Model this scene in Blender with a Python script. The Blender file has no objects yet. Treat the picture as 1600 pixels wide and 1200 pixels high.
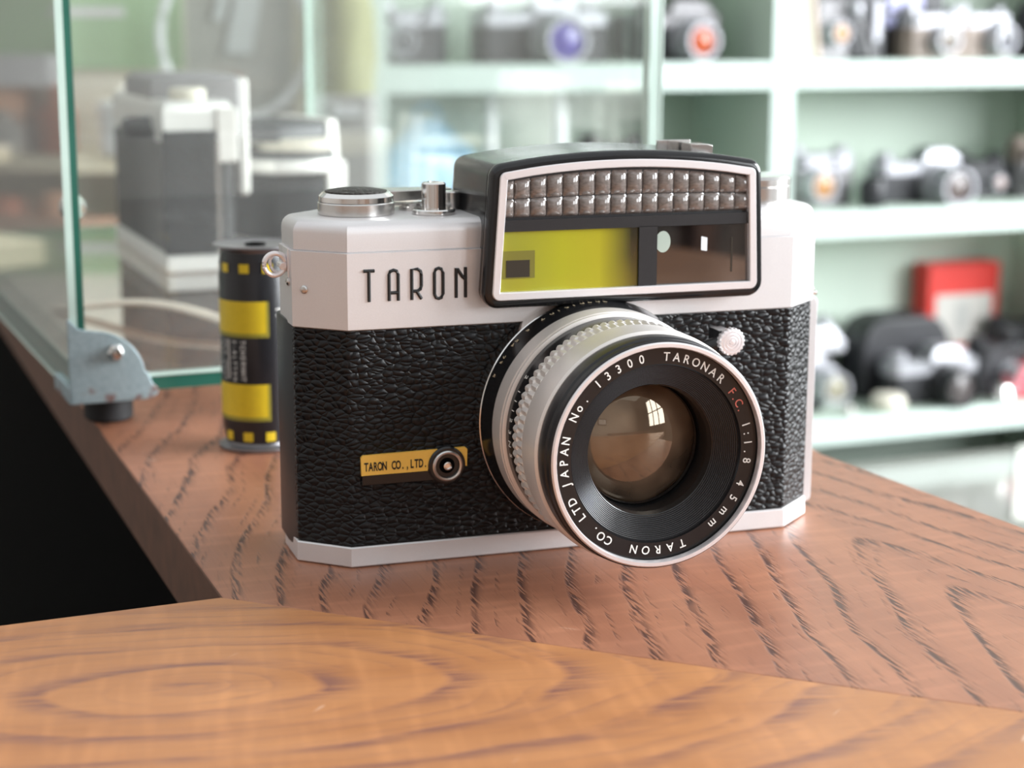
import bpy, bmesh, math, random
from math import sin, cos, pi, radians, sqrt
from mathutils import Matrix, Vector
random.seed(7)
SC = bpy.context.scene
COL = SC.collection
MM = 0.001

# ------------------------------------------------------------------ node helper
class NT:
    def __init__(s, name):
        s.m = bpy.data.materials.new(name); s.m.use_nodes = True
        s.t = s.m.node_tree; s.t.nodes.clear()
        s.out = s.t.nodes.new('ShaderNodeOutputMaterial')
    def n(s, typ, ins=None, **kw):
        x = s.t.nodes.new(typ)
        for k, v in kw.items(): setattr(x, k, v)
        for k, v in (ins or {}).items(): s.set(x.inputs[k], v)
        return x
    def set(s, sock, v):
        if isinstance(v, bpy.types.NodeSocket): s.t.links.new(v, sock)
        elif isinstance(v, bpy.types.Node): s.t.links.new(v.outputs[0], sock)
        elif isinstance(v, tuple) and len(v) == 3 and sock.type == 'RGBA': sock.default_value = (*v, 1)
        else: sock.default_value = v
    def math(s, op, a, b=0.0, c=None, clamp=False):
        x = s.t.nodes.new('ShaderNodeMath'); x.operation = op; x.use_clamp = clamp
        s.set(x.inputs[0], a); s.set(x.inputs[1], b)
        if c is not None: s.set(x.inputs[2], c)
        return x.outputs[0]
    def mix(s, f, a, b, mode='MIX'):
        x = s.t.nodes.new('ShaderNodeMix'); x.data_type = 'RGBA'; x.blend_type = mode
        s.set(x.inputs[0], f); s.set(x.inputs[6], a); s.set(x.inputs[7], b)
        return x.outputs[2]
    def ramp(s, f, pts):
        x = s.t.nodes.new('ShaderNodeValToRGB'); e = x.color_ramp.elements
        while len(e) < len(pts): e.new(0.5)
        for i, (p, c) in enumerate(pts):
            e[i].position = p; e[i].color = (*c, 1) if isinstance(c, tuple) else (c, c, c, 1)
        s.set(x.inputs[0], f); return x.outputs[0]
    def coord(s, rot=0.0, loc=(0, 0, 0), scale=(1, 1, 1)):
        tc = s.t.nodes.new('ShaderNodeTexCoord')
        mp = s.t.nodes.new('ShaderNodeMapping'); mp.vector_type = 'TEXTURE'
        s.t.links.new(tc.outputs['Object'], mp.inputs[0])
        mp.inputs['Location'].default_value = loc; mp.inputs['Rotation'].default_value = (0, 0, rot)
        mp.inputs['Scale'].default_value = scale
        return mp.outputs[0]
    def pbsdf(s, **kw):
        b = s.t.nodes.new('ShaderNodeBsdfPrincipled')
        for k, v in kw.items(): s.set(b.inputs[k.replace('_', ' ')], v)
        s.t.links.new(b.outputs[0], s.out.inputs[0]); return b

def simple(name, col, rough=0.5, metal=0.0, ior=1.5, coat=0.0, noise=0.0, nscale=200., bump=0.0, emit=0.0, spec=.5):
    t = NT(name)
    c = col; b = t.pbsdf(Roughness=rough, Metallic=metal, IOR=ior, Coat_Weight=coat, Specular_IOR_Level=spec)
    co = t.coord()
    nz = t.n('ShaderNodeTexNoise', {'Vector': co, 'Scale': nscale, 'Detail': 3.0})
    if noise:
        dark = tuple(x*(1-noise) for x in col); lite = tuple(min(1, x*(1+noise*.6)) for x in col)
        c = t.mix(nz.outputs[0], dark, lite)
    t.set(b.inputs['Base Color'], c)
    if bump:
        bp = t.n('ShaderNodeBump', {'Strength': 1.0, 'Distance': bump, 'Height': nz.outputs[0]})
        t.set(b.inputs['Normal'], bp.outputs[0])
    if emit:
        t.set(b.inputs['Emission Color'], c if not isinstance(c, tuple) else col); b.inputs['Emission Strength'].default_value = emit
    return t.m

M = {}
M['satin'] = simple('satin_chrome', (.76, .74, .745), .40, .55, noise=.06, nscale=4000, bump=.00001)
M['chrome'] = simple('polished_chrome', (.86, .84, .82), .14, 1.0, noise=.05, nscale=900)
M['steel'] = simple('brushed_steel', (.66, .64, .62), .25, 1.0, noise=.1, nscale=1500)
M['grip'] = simple('satin_aluminium', (.80, .755, .72), .38, .45, noise=.05, nscale=3000)
M['blackgloss'] = simple('black_enamel', (.012, .012, .013), .16, 0, noise=.3, nscale=300)
M['blacksat'] = simple('black_satin_paint', (.014, .014, .016), .34, 0, noise=.3, nscale=900)
M['groove'] = simple('grooved_black', (.012, .012, .013), .25, 0)
M['ridge'] = simple('worn_ridge_black', (.075, .075, .08), .3, .3)  # paler ridge tops paint in the light they catch
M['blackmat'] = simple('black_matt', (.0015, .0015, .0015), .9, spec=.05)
M['rim'] = simple('bright_rim', (.86, .82, .83), .3, .6)
M['white'] = simple('white_ink', (.85, .84, .80), .5)
M['gold'] = simple('pale_gold_ink', (.75, .62, .42), .4)
M['redink'] = simple('red_ink', (.62, .16, .12), .5)
M['ink'] = simple('black_ink', (.008, .008, .008), .5)
M['rubber'] = simple('black_rubber', (.02, .02, .022), .7, noise=.4, nscale=600)
M['filmblack'] = simple('black_backing_paper', (.016, .016, .019), .3, noise=.3, nscale=400)
M['filmyellow'] = simple('yellow_print', (.72, .52, .02), .42, noise=.12, nscale=700)
M['yellowlabel'] = simple('orange_yellow_label', (1.0, .60, .11), .4, noise=.06, nscale=900)
M['spool'] = simple('spool_metal', (.26, .25, .26), .35, .7, noise=.2, nscale=900)

def leather_mat(name, col=(.008, .008, .009), scale=700., h=.00042, rough=.38):
    t = NT(name)
    tc = t.n('ShaderNodeTexCoord').outputs['Object']
    nz = t.n('ShaderNodeTexNoise', {'Vector': tc, 'Scale': scale*.45, 'Detail': 2.0})
    off = t.n('ShaderNodeVectorMath', {0: nz.outputs[1], 1: (.0007, .0007, .0006)}, operation='MULTIPLY')
    v = t.n('ShaderNodeVectorMath', {0: tc, 1: off.outputs[0]}, operation='ADD')
    mp = t.n('ShaderNodeMapping', {'Vector': v.outputs[0], 'Scale': (.62, .62, 1.05)})
    vo = t.n('ShaderNodeTexVoronoi', {'Vector': mp.outputs[0], 'Scale': scale}, feature='DISTANCE_TO_EDGE')
    v1 = t.n('ShaderNodeTexVoronoi', {'Vector': mp.outputs[0], 'Scale': scale}, feature='F1')
    dome = t.math('SUBTRACT', 1.0, t.math('POWER', v1.outputs[0], 1.6))
    cr = t.ramp(vo.outputs[0], [(0.0, 0.0), (.10, .5), (.25, .85), (.5, 1.0)])
    nf = t.n('ShaderNodeTexNoise', {'Vector': tc, 'Scale': scale*2.6, 'Detail': 3.0})
    hh = t.math('MULTIPLY_ADD', nf.outputs[0], .10, t.math('MULTIPLY_ADD', dome, .9, t.math('MULTIPLY', cr, .55)))
    nl = t.n('ShaderNodeTexNoise', {'Vector': tc, 'Scale': 160., 'Detail': 2.0})
    hh = t.math('MULTIPLY_ADD', nl.outputs[0], .35, hh)
    bp = t.n('ShaderNodeBump', {'Strength': 1.0, 'Distance': h, 'Height': hh})
    c = t.mix(cr, (col[0]*.5, col[1]*.5, col[2]*.5), col)
    t.pbsdf(Base_Color=c, Roughness=rough, IOR=1.5, Normal=bp.outputs[0], Specular_IOR_Level=.3)
    return t.m
M['leather'] = leather_mat('pebbled_black_leather')
M['leather_far'] = leather_mat('old_black_leather', (.012, .012, .014), 500., .0003, .45)
M['pad'] = leather_mat('dial_pad_leather', (.03, .022, .018), 1300., .0002, .4)

def wood_mat(name, rot, org, field, base, dark, line, rough, period, seed):
    t = NT(name)
    co = t.coord(rot, org)
    sep = t.n('ShaderNodeSeparateXYZ', {0: co}); s_, t_, z_ = sep.outputs
    dn = t.n('ShaderNodeTexNoise', {'Vector': t.coord(rot, (org[0]+seed, org[1], 0), (2.4, 1, 1)), 'Scale': 26., 'Detail': 2.5, 'Roughness': .5})
    if field == 'cathedral':
        q = t.math('SQRT', t.math('ADD', t.math('MULTIPLY', t_, t_), .0045**2))
        V = t.math('SUBTRACT', s_, t.math('MULTIPLY', q, 3.3))
        V = t.math('ADD', V, t.math('MULTIPLY', t.math('SUBTRACT', dn.outputs[0], .5), .055))
    else:
        ss = t.math('MULTIPLY', s_, .44)
        q = t.math('SQRT', t.math('ADD', t.math('MULTIPLY', t_, t_), t.math('MULTIPLY', ss, ss)))
        V = t.math('ADD', q, t.math('MULTIPLY', t.math('SUBTRACT', dn.outputs[0], .5), .016))
    fr = t.math('FRACT', t.math('DIVIDE', V, period))
    # stretched pore noise along the grain
    pn = t.n('ShaderNodeTexNoise', {'Vector': t.coord(rot, org, (11., 1, 1)), 'Scale': 1200. if field == 'cathedral' else 1000., 'Detail': 2.0})
    pn2 = t.n('ShaderNodeTexNoise', {'Vector': t.coord(rot, org, (26., 1, 1)), 'Scale': 900., 'Detail': 3.0})
    if field == 'cathedral':
        band = t.ramp(fr, [(0.0, 1.0), (.07, .95), (.17, .3), (.28, .0), (.94, .0), (1.0, 1.0)])
        pore = t.ramp(pn.outputs[0], [(.45, 0.0), (.52, 1.0)])
        fade = t.n('ShaderNodeTexNoise', {'Vector': t.coord(rot, (org[0]+.4, org[1], 0), (2, 1, 1)), 'Scale': 90., 'Detail': 1.0})
        mask = t.math('MULTIPLY', t.math('MULTIPLY', band, pore), t.ramp(fade.outputs[0], [(.32, .45), (.46, 1.0)]))
        fr2 = t.math('FRACT', t.math('ADD', t.math('DIVIDE', V, period*.41), .37))
        b2 = t.ramp(fr2, [(0.0, 1.0), (.10, .7), (.28, .0), (.94, .0), (1.0, 1.0)])
        m2 = t.math('MULTIPLY', t.math('MULTIPLY', b2, t.ramp(pn.outputs[0], [(.50, 0.0), (.57, 1.0)])), t.ramp(fade.outputs[0], [(.38, .7), (.55, .0)]))
        mask = t.math('MAXIMUM', mask, m2)
        mask = t.math('MAXIMUM', mask, t.math('MULTIPLY', t.ramp(pn2.outputs[0], [(.60, 0.0), (.78, 1.0)]), .30))
    else:
        band = t.ramp(fr, [(0.0, 1.0), (.09, .8), (.30, .12), (.5, .0), (.90, .0), (1.0, 1.0)])
        pore = t.ramp(pn.outputs[0], [(.34, .25), (.58, 1.0)])
        fade = t.n('ShaderNodeTexNoise', {'Vector': t.coord(rot, (org[0]+.4, org[1], 0), (2, 1, 1)), 'Scale': 60., 'Detail': 2.0})
        mask = t.math('MULTIPLY', t.math('MULTIPLY', band, pore), t.ramp(fade.outputs[0], [(.36, .3), (.55, 1.0)]))
        fr2 = t.math('FRACT', t.math('ADD', t.math('DIVIDE', V, period*.37), .5))
        b2 = t.ramp(fr2, [(0.0, .55), (.15, .3), (.4, .0), (.9, .0), (1.0, .55)])
        mask = t.math('MAXIMUM', mask, t.math('MULTIPLY', t.math('MULTIPLY', b2, pore), t.ramp(fade.outputs[0], [(.42, .8), (.6, .1)])))
        mask = t.math('MAXIMUM', mask, t.math('MULTIPLY', t.ramp(pn2.outputs[0], [(.55, 0.0), (.8, 1.0)]), .30))
    bn = t.n('ShaderNodeTexNoise', {'Vector': t.coord(rot, org, (5., 1, 1)), 'Scale': 60., 'Detail': 4.0})
    c = t.mix(t.ramp(bn.outputs[0], [(.3, 0.0), (.7, 1.0)]), dark, base)
    fine = t.n('ShaderNodeTexNoise', {'Vector': t.coord(rot, org, (30., 1, 1)), 'Scale': 2600., 'Detail': 2.0})
    c = t.mix(t.math('MULTIPLY', fine.outputs[0], .28), c, tuple(x*.45 for x in dark))
    # medullary flecks across the grain
    fl = t.n('ShaderNodeTexNoise', {'Vector': t.coord(rot, org, (1, 7., 1)), 'Scale': 260., 'Detail': 1.0})
    c = t.mix(t.math('MULTIPLY', t.ramp(fl.outputs[0], [(.5, 0.0), (.8, 1.0)]), .22), c, tuple(min(1, x*1.5) for x in base))
    c = t.mix(mask, c, line)
    # a few pale scuffs
    sc = t.n('ShaderNodeTexNoise', {'Vector': t.coord(rot+.9, org, (8, 1, 1)), 'Scale': 700., 'Detail': 0.0})
    sm = t.n('ShaderNodeTexNoise', {'Vector': t.coord(0, org), 'Scale': 55., 'Detail': 0.0})
    c = t.mix(t.math('MULTIPLY', t.ramp(sc.outputs[0], [(.80, 0.0), (.86, .7)]), t.ramp(sm.outputs[0], [(.6, 0.0), (.7, 1.0)])), c, (.75, .55, .42))
    bp = t.n('ShaderNodeBump', {'Strength': .6, 'Distance': .00012, 'Height': t.math('SUBTRACT', 1.0, mask)})
    t.pbsdf(Base_Color=c, Roughness=t.math('MULTIPLY_ADD', bn.outputs[0], .12, rough), IOR=1.5, Normal=bp.outputs[0])
    return t.m
M['counter'] = wood_mat('red_brown_oak', radians(-70.5), (.083, .452, 0), 'cathedral', (.46, .200, .112), (.33, .132, .075), (.085, .036, .026), .33, .040, 3.3)
M['board'] = wood_mat('orange_oak', radians(9), (-.062, .334, 0), 'eye', (.56, .250, .100), (.44, .180, .068), (.22, .095, .07), .34, .0115, 1.7)
M['woodedge'] = simple('worn_oak_edge', (.16, .075, .045), .6, noise=.5, nscale=120)

def glass_mat():
    t = NT('clear_dusty_glass')
    gb = t.n('ShaderNodeNewGeometry').outputs['Backfacing']
    lw = t.n('ShaderNodeFresnel', {'IOR': t.math('MULTIPLY_ADD', gb, 1/1.5-1.5, 1.5)})
    tr = t.n('ShaderNodeBsdfTransparent', {'Color': (.978, .988, .980)})
    gl = t.n('ShaderNodeBsdfGlossy', {'Color': (1, 1, 1), 'Roughness': 0.0})
    di = t.n('ShaderNodeBsdfDiffuse', {'Color': (.86, .87, .86)})
    tl = t.n('ShaderNodeBsdfTranslucent', {'Color': (.86, .87, .86)})
    dm = t.n('ShaderNodeMixShader', {0: .5, 1: di.outputs[0], 2: tl.outputs[0]})
    a = t.n('ShaderNodeMixShader', {0: lw.outputs[0], 1: tr.outputs[0], 2: gl.outputs[0]})
    nz = t.n('ShaderNodeTexNoise', {'Vector': t.coord(0, (0, 0, 0), (1, 1, 6)), 'Scale': 30., 'Detail': 2.0})
    b = t.n('ShaderNodeMixShader', {0: t.ramp(nz.outputs[0], [(.35, .025), (.7, .085)]), 1: a.outputs[0], 2: dm.outputs[0]})
    t.set(t.out.inputs[0], b.outputs[0]); return t.m
M['glass'] = glass_mat()
def clearglass():
    t = NT('clean_glass')
    gb = t.n('ShaderNodeNewGeometry').outputs['Backfacing']
    lw = t.n('ShaderNodeFresnel', {'IOR': t.math('MULTIPLY_ADD', gb, 1/1.5-1.5, 1.5)})
    tr = t.n('ShaderNodeBsdfTransparent', {'Color': (.972, .985, .976)})
    gl = t.n('ShaderNodeBsdfGlossy', {'Color': (1, 1, 1), 'Roughness': 0.0})
    a = t.n('ShaderNodeMixShader', {0: t.math('MULTIPLY', lw.outputs[0], 1.3, clamp=True), 1: tr.outputs[0], 2: gl.outputs[0]})
    t.set(t.out.inputs[0], a.outputs[0]); return t.m
M['glass_clean'] = clearglass()
M['glassedge'] = simple('teal_glass_edge', (.03, .13, .095), .12, noise=.4, nscale=40)
M['glassedge_light'] = simple('pale_green_glass_edge', (.56, .70, .63), .15, noise=.2, nscale=40)  # pale copy of the glass edge, with its highlight put into the colour

# ------------------------------------------------------------------ geometry helper
_chars = {}
def char_mesh(ch, extr=0.0, bold=0.0):
    key = (ch, extr, bold)
    if key not in _chars:
        cu = bpy.data.curves.new('t', 'FONT'); cu.body = ch; cu.size = 1.0; cu.extrude = extr; cu.offset = bold
        cu.align_x = 'CENTER'; cu.resolution_u = 3
        ob = bpy.data.objects.new('t', cu); COL.objects.link(ob)
        dg = bpy.context.evaluated_depsgraph_get()
        me = bpy.data.meshes.new_from_object(ob.evaluated_get(dg))
        V = [tuple(v.co) for v in me.vertices]; F = [tuple(p.vertices) for p in me.polygons]
        bpy.data.objects.remove(ob); bpy.data.curves.remove(cu); bpy.data.meshes.remove(me)
        _chars[key] = (V, F)
    return _chars[key]

FRONT = Matrix.Rotation(pi/2, 4, 'X')      # text plane XY -> XZ facing -Y
class G:
    def __init__(s, T=None): s.V = []; s.F = []; s.S = []; s.T = T or Matrix.Identity(4); s.slot = 0
    def add(s, V, F, T=None):
        b = len(s.V); T = s.T @ (T or Matrix.Identity(4))
        s.V += [tuple(T @ Vector(v)) for v in V]; s.F += [tuple(b+i for i in f) for f in F]; s.S += [s.slot]*len(F)
        return s
    def box(s, x0, x1, y0, y1, z0, z1, T=None):
        V = [(x, y, z) for x in (x0, x1) for y in (y0, y1) for z in (z0, z1)]
        F = [(0, 1, 3, 2), (4, 6, 7, 5), (0, 4, 5, 1), (2, 3, 7, 6), (0, 2, 6, 4), (1, 5, 7, 3)]
        return s.add(V, F, T)
    def loft(s, rings, T=None, caps=True, closed=True):
        n = len(rings[0]); V = [p for r in rings for p in r]; F = []
        for k in range(len(rings)-1):
            for i in range(n if closed else n-1):
                j = (i+1) % n
                F.append((k*n+i, k*n+j, (k+1)*n+j, (k+1)*n+i))
        if caps: F.append(tuple(range(n))[::-1]); F.append(tuple((len(rings)-1)*n+i for i in range(n)))
        return s.add(V, F, T)
    def prism(s, pts, z0, z1, T=None):      # xy outline extruded in z
        return s.loft([[(x, y, z0) for x, y in pts], [(x, y, z1) for x, y in pts]], T)
    def xz(s, pts, y0, y1, T=None):         # xz outline extruded in y (front y0)
        return s.loft([[(x, y0, z) for x, z in pts], [(x, y1, z) for x, z in pts]], T)
    def lathe(s, prof, T=None, seg=64, mod=None, caps=True, a0=0, a1=2*pi):   # profile (r, h), axis +Z
        full = abs(a1-a0-2*pi) < 1e-6; n = seg if full else seg+1
        rings = []
        for k, (r, h) in enumerate(prof):
            ring = []
            for i in range(n):
                a = a0+(a1-a0)*i/seg; rr = r*(1+(mod(k, i) if mod else 0))
                ring.append((rr*cos(a), rr*sin(a), h))
            rings.append(ring)
        return s.loft(rings, T, caps and full, full)
    def tube(s, path, r, seg=10, T=None, closed=False, flat=1.0):
        P = [Vector(p) for p in path]; rings = []; up = Vector((0, 0, 1))
        for i, p in enumerate(P):
            a = P[i-1] if (i > 0 or closed) else P[i]; b = P[(i+1) % len(P)] if (i < len(P)-1 or closed) else P[i]
            d = (b-a).normalized(); u = d.cross(up)
            if u.length < .2: u = d.cross(Vector((0, 1, 0)))
            u.normalize(); w = u.cross(d)
            rings.append([tuple(p+u*cos(t)*r+w*sin(t)*r*flat) for t in [2*pi*k/seg for k in range(seg)]])
        if closed: rings.append(rings[0]); return s.loft(rings, T, False)
        return s.loft(rings, T)
    def sphere(s, c, r, T=None, seg=24, sc=(1, 1, 1)):
        n = seg//2; prof = [(max(1e-6, sin(pi*k/n))*r, -cos(pi*k/n)*r) for k in range(n+1)]
        return s.lathe(prof, (T or Matrix.Identity(4)) @ Matrix.Translation(c) @ Matrix.Diagonal((*sc, 1)), seg)
    def char(s, ch, size, T, sx=1.0, extr=.03, bold=0.0):
        V, F = char_mesh(ch, extr, bold)
        return s.add([(x*size*sx, y*size, z*size) for x, y, z in V], F, T)
    def word(s, txt, size, T, sx=1.0, pitch=.62, extr=.03, bold=0.0):
        n = len(txt)
        for i, ch in enumerate(txt):
            if ch != ' ': s.char(ch, size, T @ Matrix.Translation(((i-(n-1)/2)*pitch*size, 0, 0)), sx, extr, bold)
        return s
    def build(s, name, mat, parent=None, bevel=0.0, smooth=35, seg=2, loc=None, rot=None):
        me = bpy.data.meshes.new(name); me.from_pydata(s.V, [], s.F)
        mats = mat if isinstance(mat, list) else [mat]
        for m in mats: me.materials.append(m)
        for p, k in zip(me.polygons, s.S): p.material_index = k; p.use_smooth = True
        bm = bmesh.new(); bm.from_mesh(me); bmesh.ops.remove_doubles(bm, verts=bm.verts, dist=1e-7)
        bmesh.ops.recalc_face_normals(bm, faces=bm.faces); bm.to_mesh(me); bm.free()
        me.set_sharp_from_angle(angle=radians(smooth))
        o = bpy.data.objects.new(name, me); COL.objects.link(o)
        if parent: o.parent = parent
        if bevel:
            b = o.modifiers.new('bevel', 'BEVEL'); b.width = bevel; b.segments = seg; b.limit_method = 'ANGLE'; b.angle_limit = radians(40)
            b.harden_normals = True
        if loc: o.location = loc
        if rot is not None: o.rotation_euler = (0, 0, rot)
        return o

def tag(o, label=None, cat=None, group=None, kind=None):
    if label: o['label'] = label
    if cat: o['category'] = cat
    if group: o['group'] = group
    if kind: o['kind'] = kind
    return o
def empty(name, loc, rz, label, cat, group=None):
    o = bpy.data.objects.new(name, None); COL.objects.link(o); o.empty_display_size = .02
    o.location = loc; o.rotation_euler = (0, 0, rz); return tag(o, label, cat, group)
def round_poly(pts, rads, seg=6):
    out = []; n = len(pts)
    for i in range(n):
        p = Vector(pts[i]); a = Vector(pts[i-1]); b = Vector(pts[(i+1) % n]); r = rads[i] if isinstance(rads, (list, tuple)) else rads
        if r <= 0: out.append(tuple(p)); continue
        d1 = (a-p).normalized(); d2 = (b-p).normalized(); ang = d1.angle(d2); t = r/math.tan(ang/2)
        s = p+d1*t; e = p+d2*t; c = p+(d1+d2).normalized()*(r/sin(ang/2))
        a1 = math.atan2(s.y-c.y, s.x-c.x); a2 = math.atan2(e.y-c.y, e.x-c.x); da = (a2-a1+pi) % (2*pi)-pi
        for k in range(seg+1): out.append((c.x+r*cos(a1+da*k/seg), c.y+r*sin(a1+da*k/seg)))
    return out
def offset(pts, d):                        # inset (d>0) of a CCW outline
    out = []; n = len(pts)
    for i in range(n):
        p = Vector(pts[i]); a = Vector(pts[i-1]); b = Vector(pts[(i+1) % n])
        e1 = (p-a).normalized(); e2 = (b-p).normalized()
        n1 = Vector((-e1.y, e1.x)); n2 = Vector((-e2.y, e2.x)); m = n1+n2
        m = m/max(.2, (m.length_squared/2)); out.append(tuple(p+m*d))
    return out
def axis(o, fwd):                          # matrix taking +Z to fwd at o
    return Matrix.Translation(o) @ Vector(fwd).to_track_quat('Z', 'Y').to_matrix().to_4x4()

# ------------------------------------------------------------------ desk
cu = [(-.0654, .3892), (.215, .2755), (.1325, .4488), (.0935, .527), (-.055, 1.15), (-.366, 1.15)]
g = G(); g.prism(cu, -.019, 0)
g.S = [1]*len(g.S); g.S[-1] = 0
tag(g.build('desk_counter', [M['counter'], M['woodedge']], bevel=.0008), 'red-brown oak desk top running back under the camera and glass case', 'desk top')
L = Vector((cos(radians(203.5)), sin(radians(203.5))))
bd = [(-.0656, .3888), (-.0656+L.x*.42, .3888+L.y*.42), (-.40, -.12), (.42, -.12), (.42, .1918), (.2154, .2747)]
g = G(); g.prism(bd, -.0185, .0005); g.S = [1]*len(g.S); g.S[-1] = 0
tag(g.build('desk_board', [M['board'], M['woodedge']], bevel=.0006), 'orange-toned oak board in the blurred foreground, mitred against the desk top', 'desk top')
# added base, painted black for the unlit dark under the two boards
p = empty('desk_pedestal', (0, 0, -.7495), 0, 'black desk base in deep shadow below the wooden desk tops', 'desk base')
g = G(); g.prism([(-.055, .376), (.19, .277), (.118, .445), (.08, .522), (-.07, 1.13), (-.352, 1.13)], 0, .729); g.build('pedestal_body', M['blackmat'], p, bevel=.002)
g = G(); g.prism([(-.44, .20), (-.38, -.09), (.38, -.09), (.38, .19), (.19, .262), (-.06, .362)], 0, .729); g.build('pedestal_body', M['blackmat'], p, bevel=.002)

# ------------------------------------------------------------------ the chrome camera
CAM = empty('vintage_camera', (-.0381, .41162, .0002), .31956, 'chrome and black leather rangefinder camera with a big lens, sharp in the centre', 'camera')
TL = Matrix.Diagonal((MM, MM, MM, 1))
def g_(): return G(TL)
W, CX, CY, D = 114., 11.0, 9.7, 34.
body = [(0, 0), (W, 0), (W+CX, CY), (W+CX, D-CY), (W, D), (0, D), (-CX, D-CY), (-CX, CY)]
def ring(pts, z): return [(x, y, z) for x, y in pts]
# base plate
g = g_(); g.loft([ring(offset(body, .1), 0), ring(offset(body, -.15), .3), ring(body, 4.6), ring(offset(body, .3), 4.9)])
g.build('base_plate', M['satin'], CAM, smooth=25)
# leather covered body
g = g_(); g.prism(offset(body, .25), 4.9, 57.4)
g.build('body', M['leather'], CAM, bevel=.0006, smooth=40)
# top cover : lower step and upper step with rounded shoulder
g = g_(); r = [ring(offset(body, .35), 57.2), ring(offset(body, -.1), 57.5), ring(offset(body, -.1), 75.3), ring(offset(body, .75), 75.45)]
up = offset(body, .55)
r += [ring(up, 75.7), ring(up, 79.6)]
for k in range(1, 7):
    a = pi/2*k/6; r.append(ring(offset(body, .55+3.0*(1-cos(a))), 79.6+3.0*sin(a)))
g.loft(r); g.build('top_cover', M['satin'], CAM, smooth=28)
# name letters: engraved strokes
def stroke(g, pts, x0, z0, w, h, r, y=-.25):
    pth = [(x0+a*w, y, z0+b*h) for a, b in pts]
    g.tube(pth, r, 8, flat=1.0)
let = {
 'T': [[(0, 1), (1, 1)], [(.5, 1), (.5, 0)]],
 'A': [[(.08, 0), (.08, .86), (.2, .96), (.5, 1), (.8, .96), (.92, .86), (.92, 0)], [(.08, .26), (.92, .26)]],
 'R': [[(.06, 0), (.06, 1), (.6, 1), (.88, .93), (.95, .8), (.95, .45), (.85, .34), (.6, .28), (.06, .28)], [(.5, .28), (.95, .02)]],
 'O': [[(.1, .15), (.1, .85), (.25, .97), (.5, 1), (.75, .97), (.9, .85), (.9, .15), (.75, .03), (.5, 0), (.25, .03), (.1, .15)]],
 'N': [[(.08, 0), (.08, 1), (.14, 1), (.92, .72)], [(.92, 0), (.92, 1)]]}
let['N'] = [[(.06, 0), (.06, .98), (.2, .94), (.62, .70), (.9, .6)], [(.94, 0), (.94, 1.0)]]
for nm, sp in (('name_lettering', .40),):
    g = g_()
    for ch, x0 in zip('TARON', (3.8, 9.7, 15.2, 20.6, 26.0)):
        for st in let[ch]: stroke(g, st, x0, 64.0, 2.6, 7.2, sp, y=-.2)
    g.build(nm, M['ink'], CAM)
# back door with side flanges
door = [(-12.9, 19.), (-12.9, 30.5), (-2, 37), (W+2, 37), (129.4, 30.5), (129.4, 19.), (124, 19.), (124, 18.2), (-11.4, 18.2), (-11.4, 16.5)]
door = [(-10.7, 11.5), (-11.45, 19), (-11.2, 29), (-1, 37), (W+1, 37), (128, 30), (128.2, 16), (124.6, 16)]
g = g_(); g.prism(door[::-1], 2.6, 58.2); g.build('back_door', M['blacksat'], CAM, bevel=.0004)
g = g_(); pf = round_poly([(124.8, 1.8), (129.3, 1.8), (129.3, 57.6), (124.8, 57.6)], [.2, 1.5, 2.2, .2])
g.xz(pf, 14.6, 16.6); g.build('door_flange', M['satin'], CAM, bevel=.0003)
g = g_(); g.box(124.5, 129.2, 15.0, 17.5, 57.6, 58.6); g.box(126, 128.5, 15.2, 17, 58.5, 59.6); g.build('door_latch', M['chrome'], CAM, bevel=.0002)
# strap lugs
def lug(x, sgn):
    g = g_(); g.box(x-.3, x+.9 if sgn > 0 else x+.3, 13.0, 19.0, 68.2, 75.5)
    g.tube([(x+sgn*1.2, 13.6, 71.2), (x+sgn*1.2, 17.8, 71.2)], .9)
    th = [2*pi*k/28 for k in range(28)]
    g.tube([(x+sgn*3.1+2.5*cos(t), 14.4, 71.6+2.6*sin(t)) for t in th], .62, closed=True)
    g.tube([(x+sgn*2.0+2.0*cos(t), 15.6, 71.8+2.3*sin(t)) for t in th], .4, closed=True)
    o = g.build('strap_lug', M['rim'], CAM, bevel=.0002)
    return o
lug(-11.0, -1)
g = g_(); g.sphere((125.6, 15.5, 71.5), 2.5, sc=(1, 1, 1.15)); g.lathe([(2.9, 0), (2.9, .5), (2.4, .9)], axis((125.0, 15.5, 71.5), (1, 0, 0)), 32)
g.build('strap_lug', M['chrome'], CAM)
for (x, y, z) in ((-8.6, 7.4, 66.4), (-11.1, 13.2, 67.6)):
    g = g_(); A = axis((x, y, z), (-.66, -.75, 0) if y < 9 else (-1, 0, 0)); g.lathe([(1.0, 0), (1.0, .25), (.7, .55), (.02, .65)], A, 24)
    g.box(-.8, .8, -.09, .09, .5, .7, A)
    g.build('screw', M['steel'], CAM)
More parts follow.
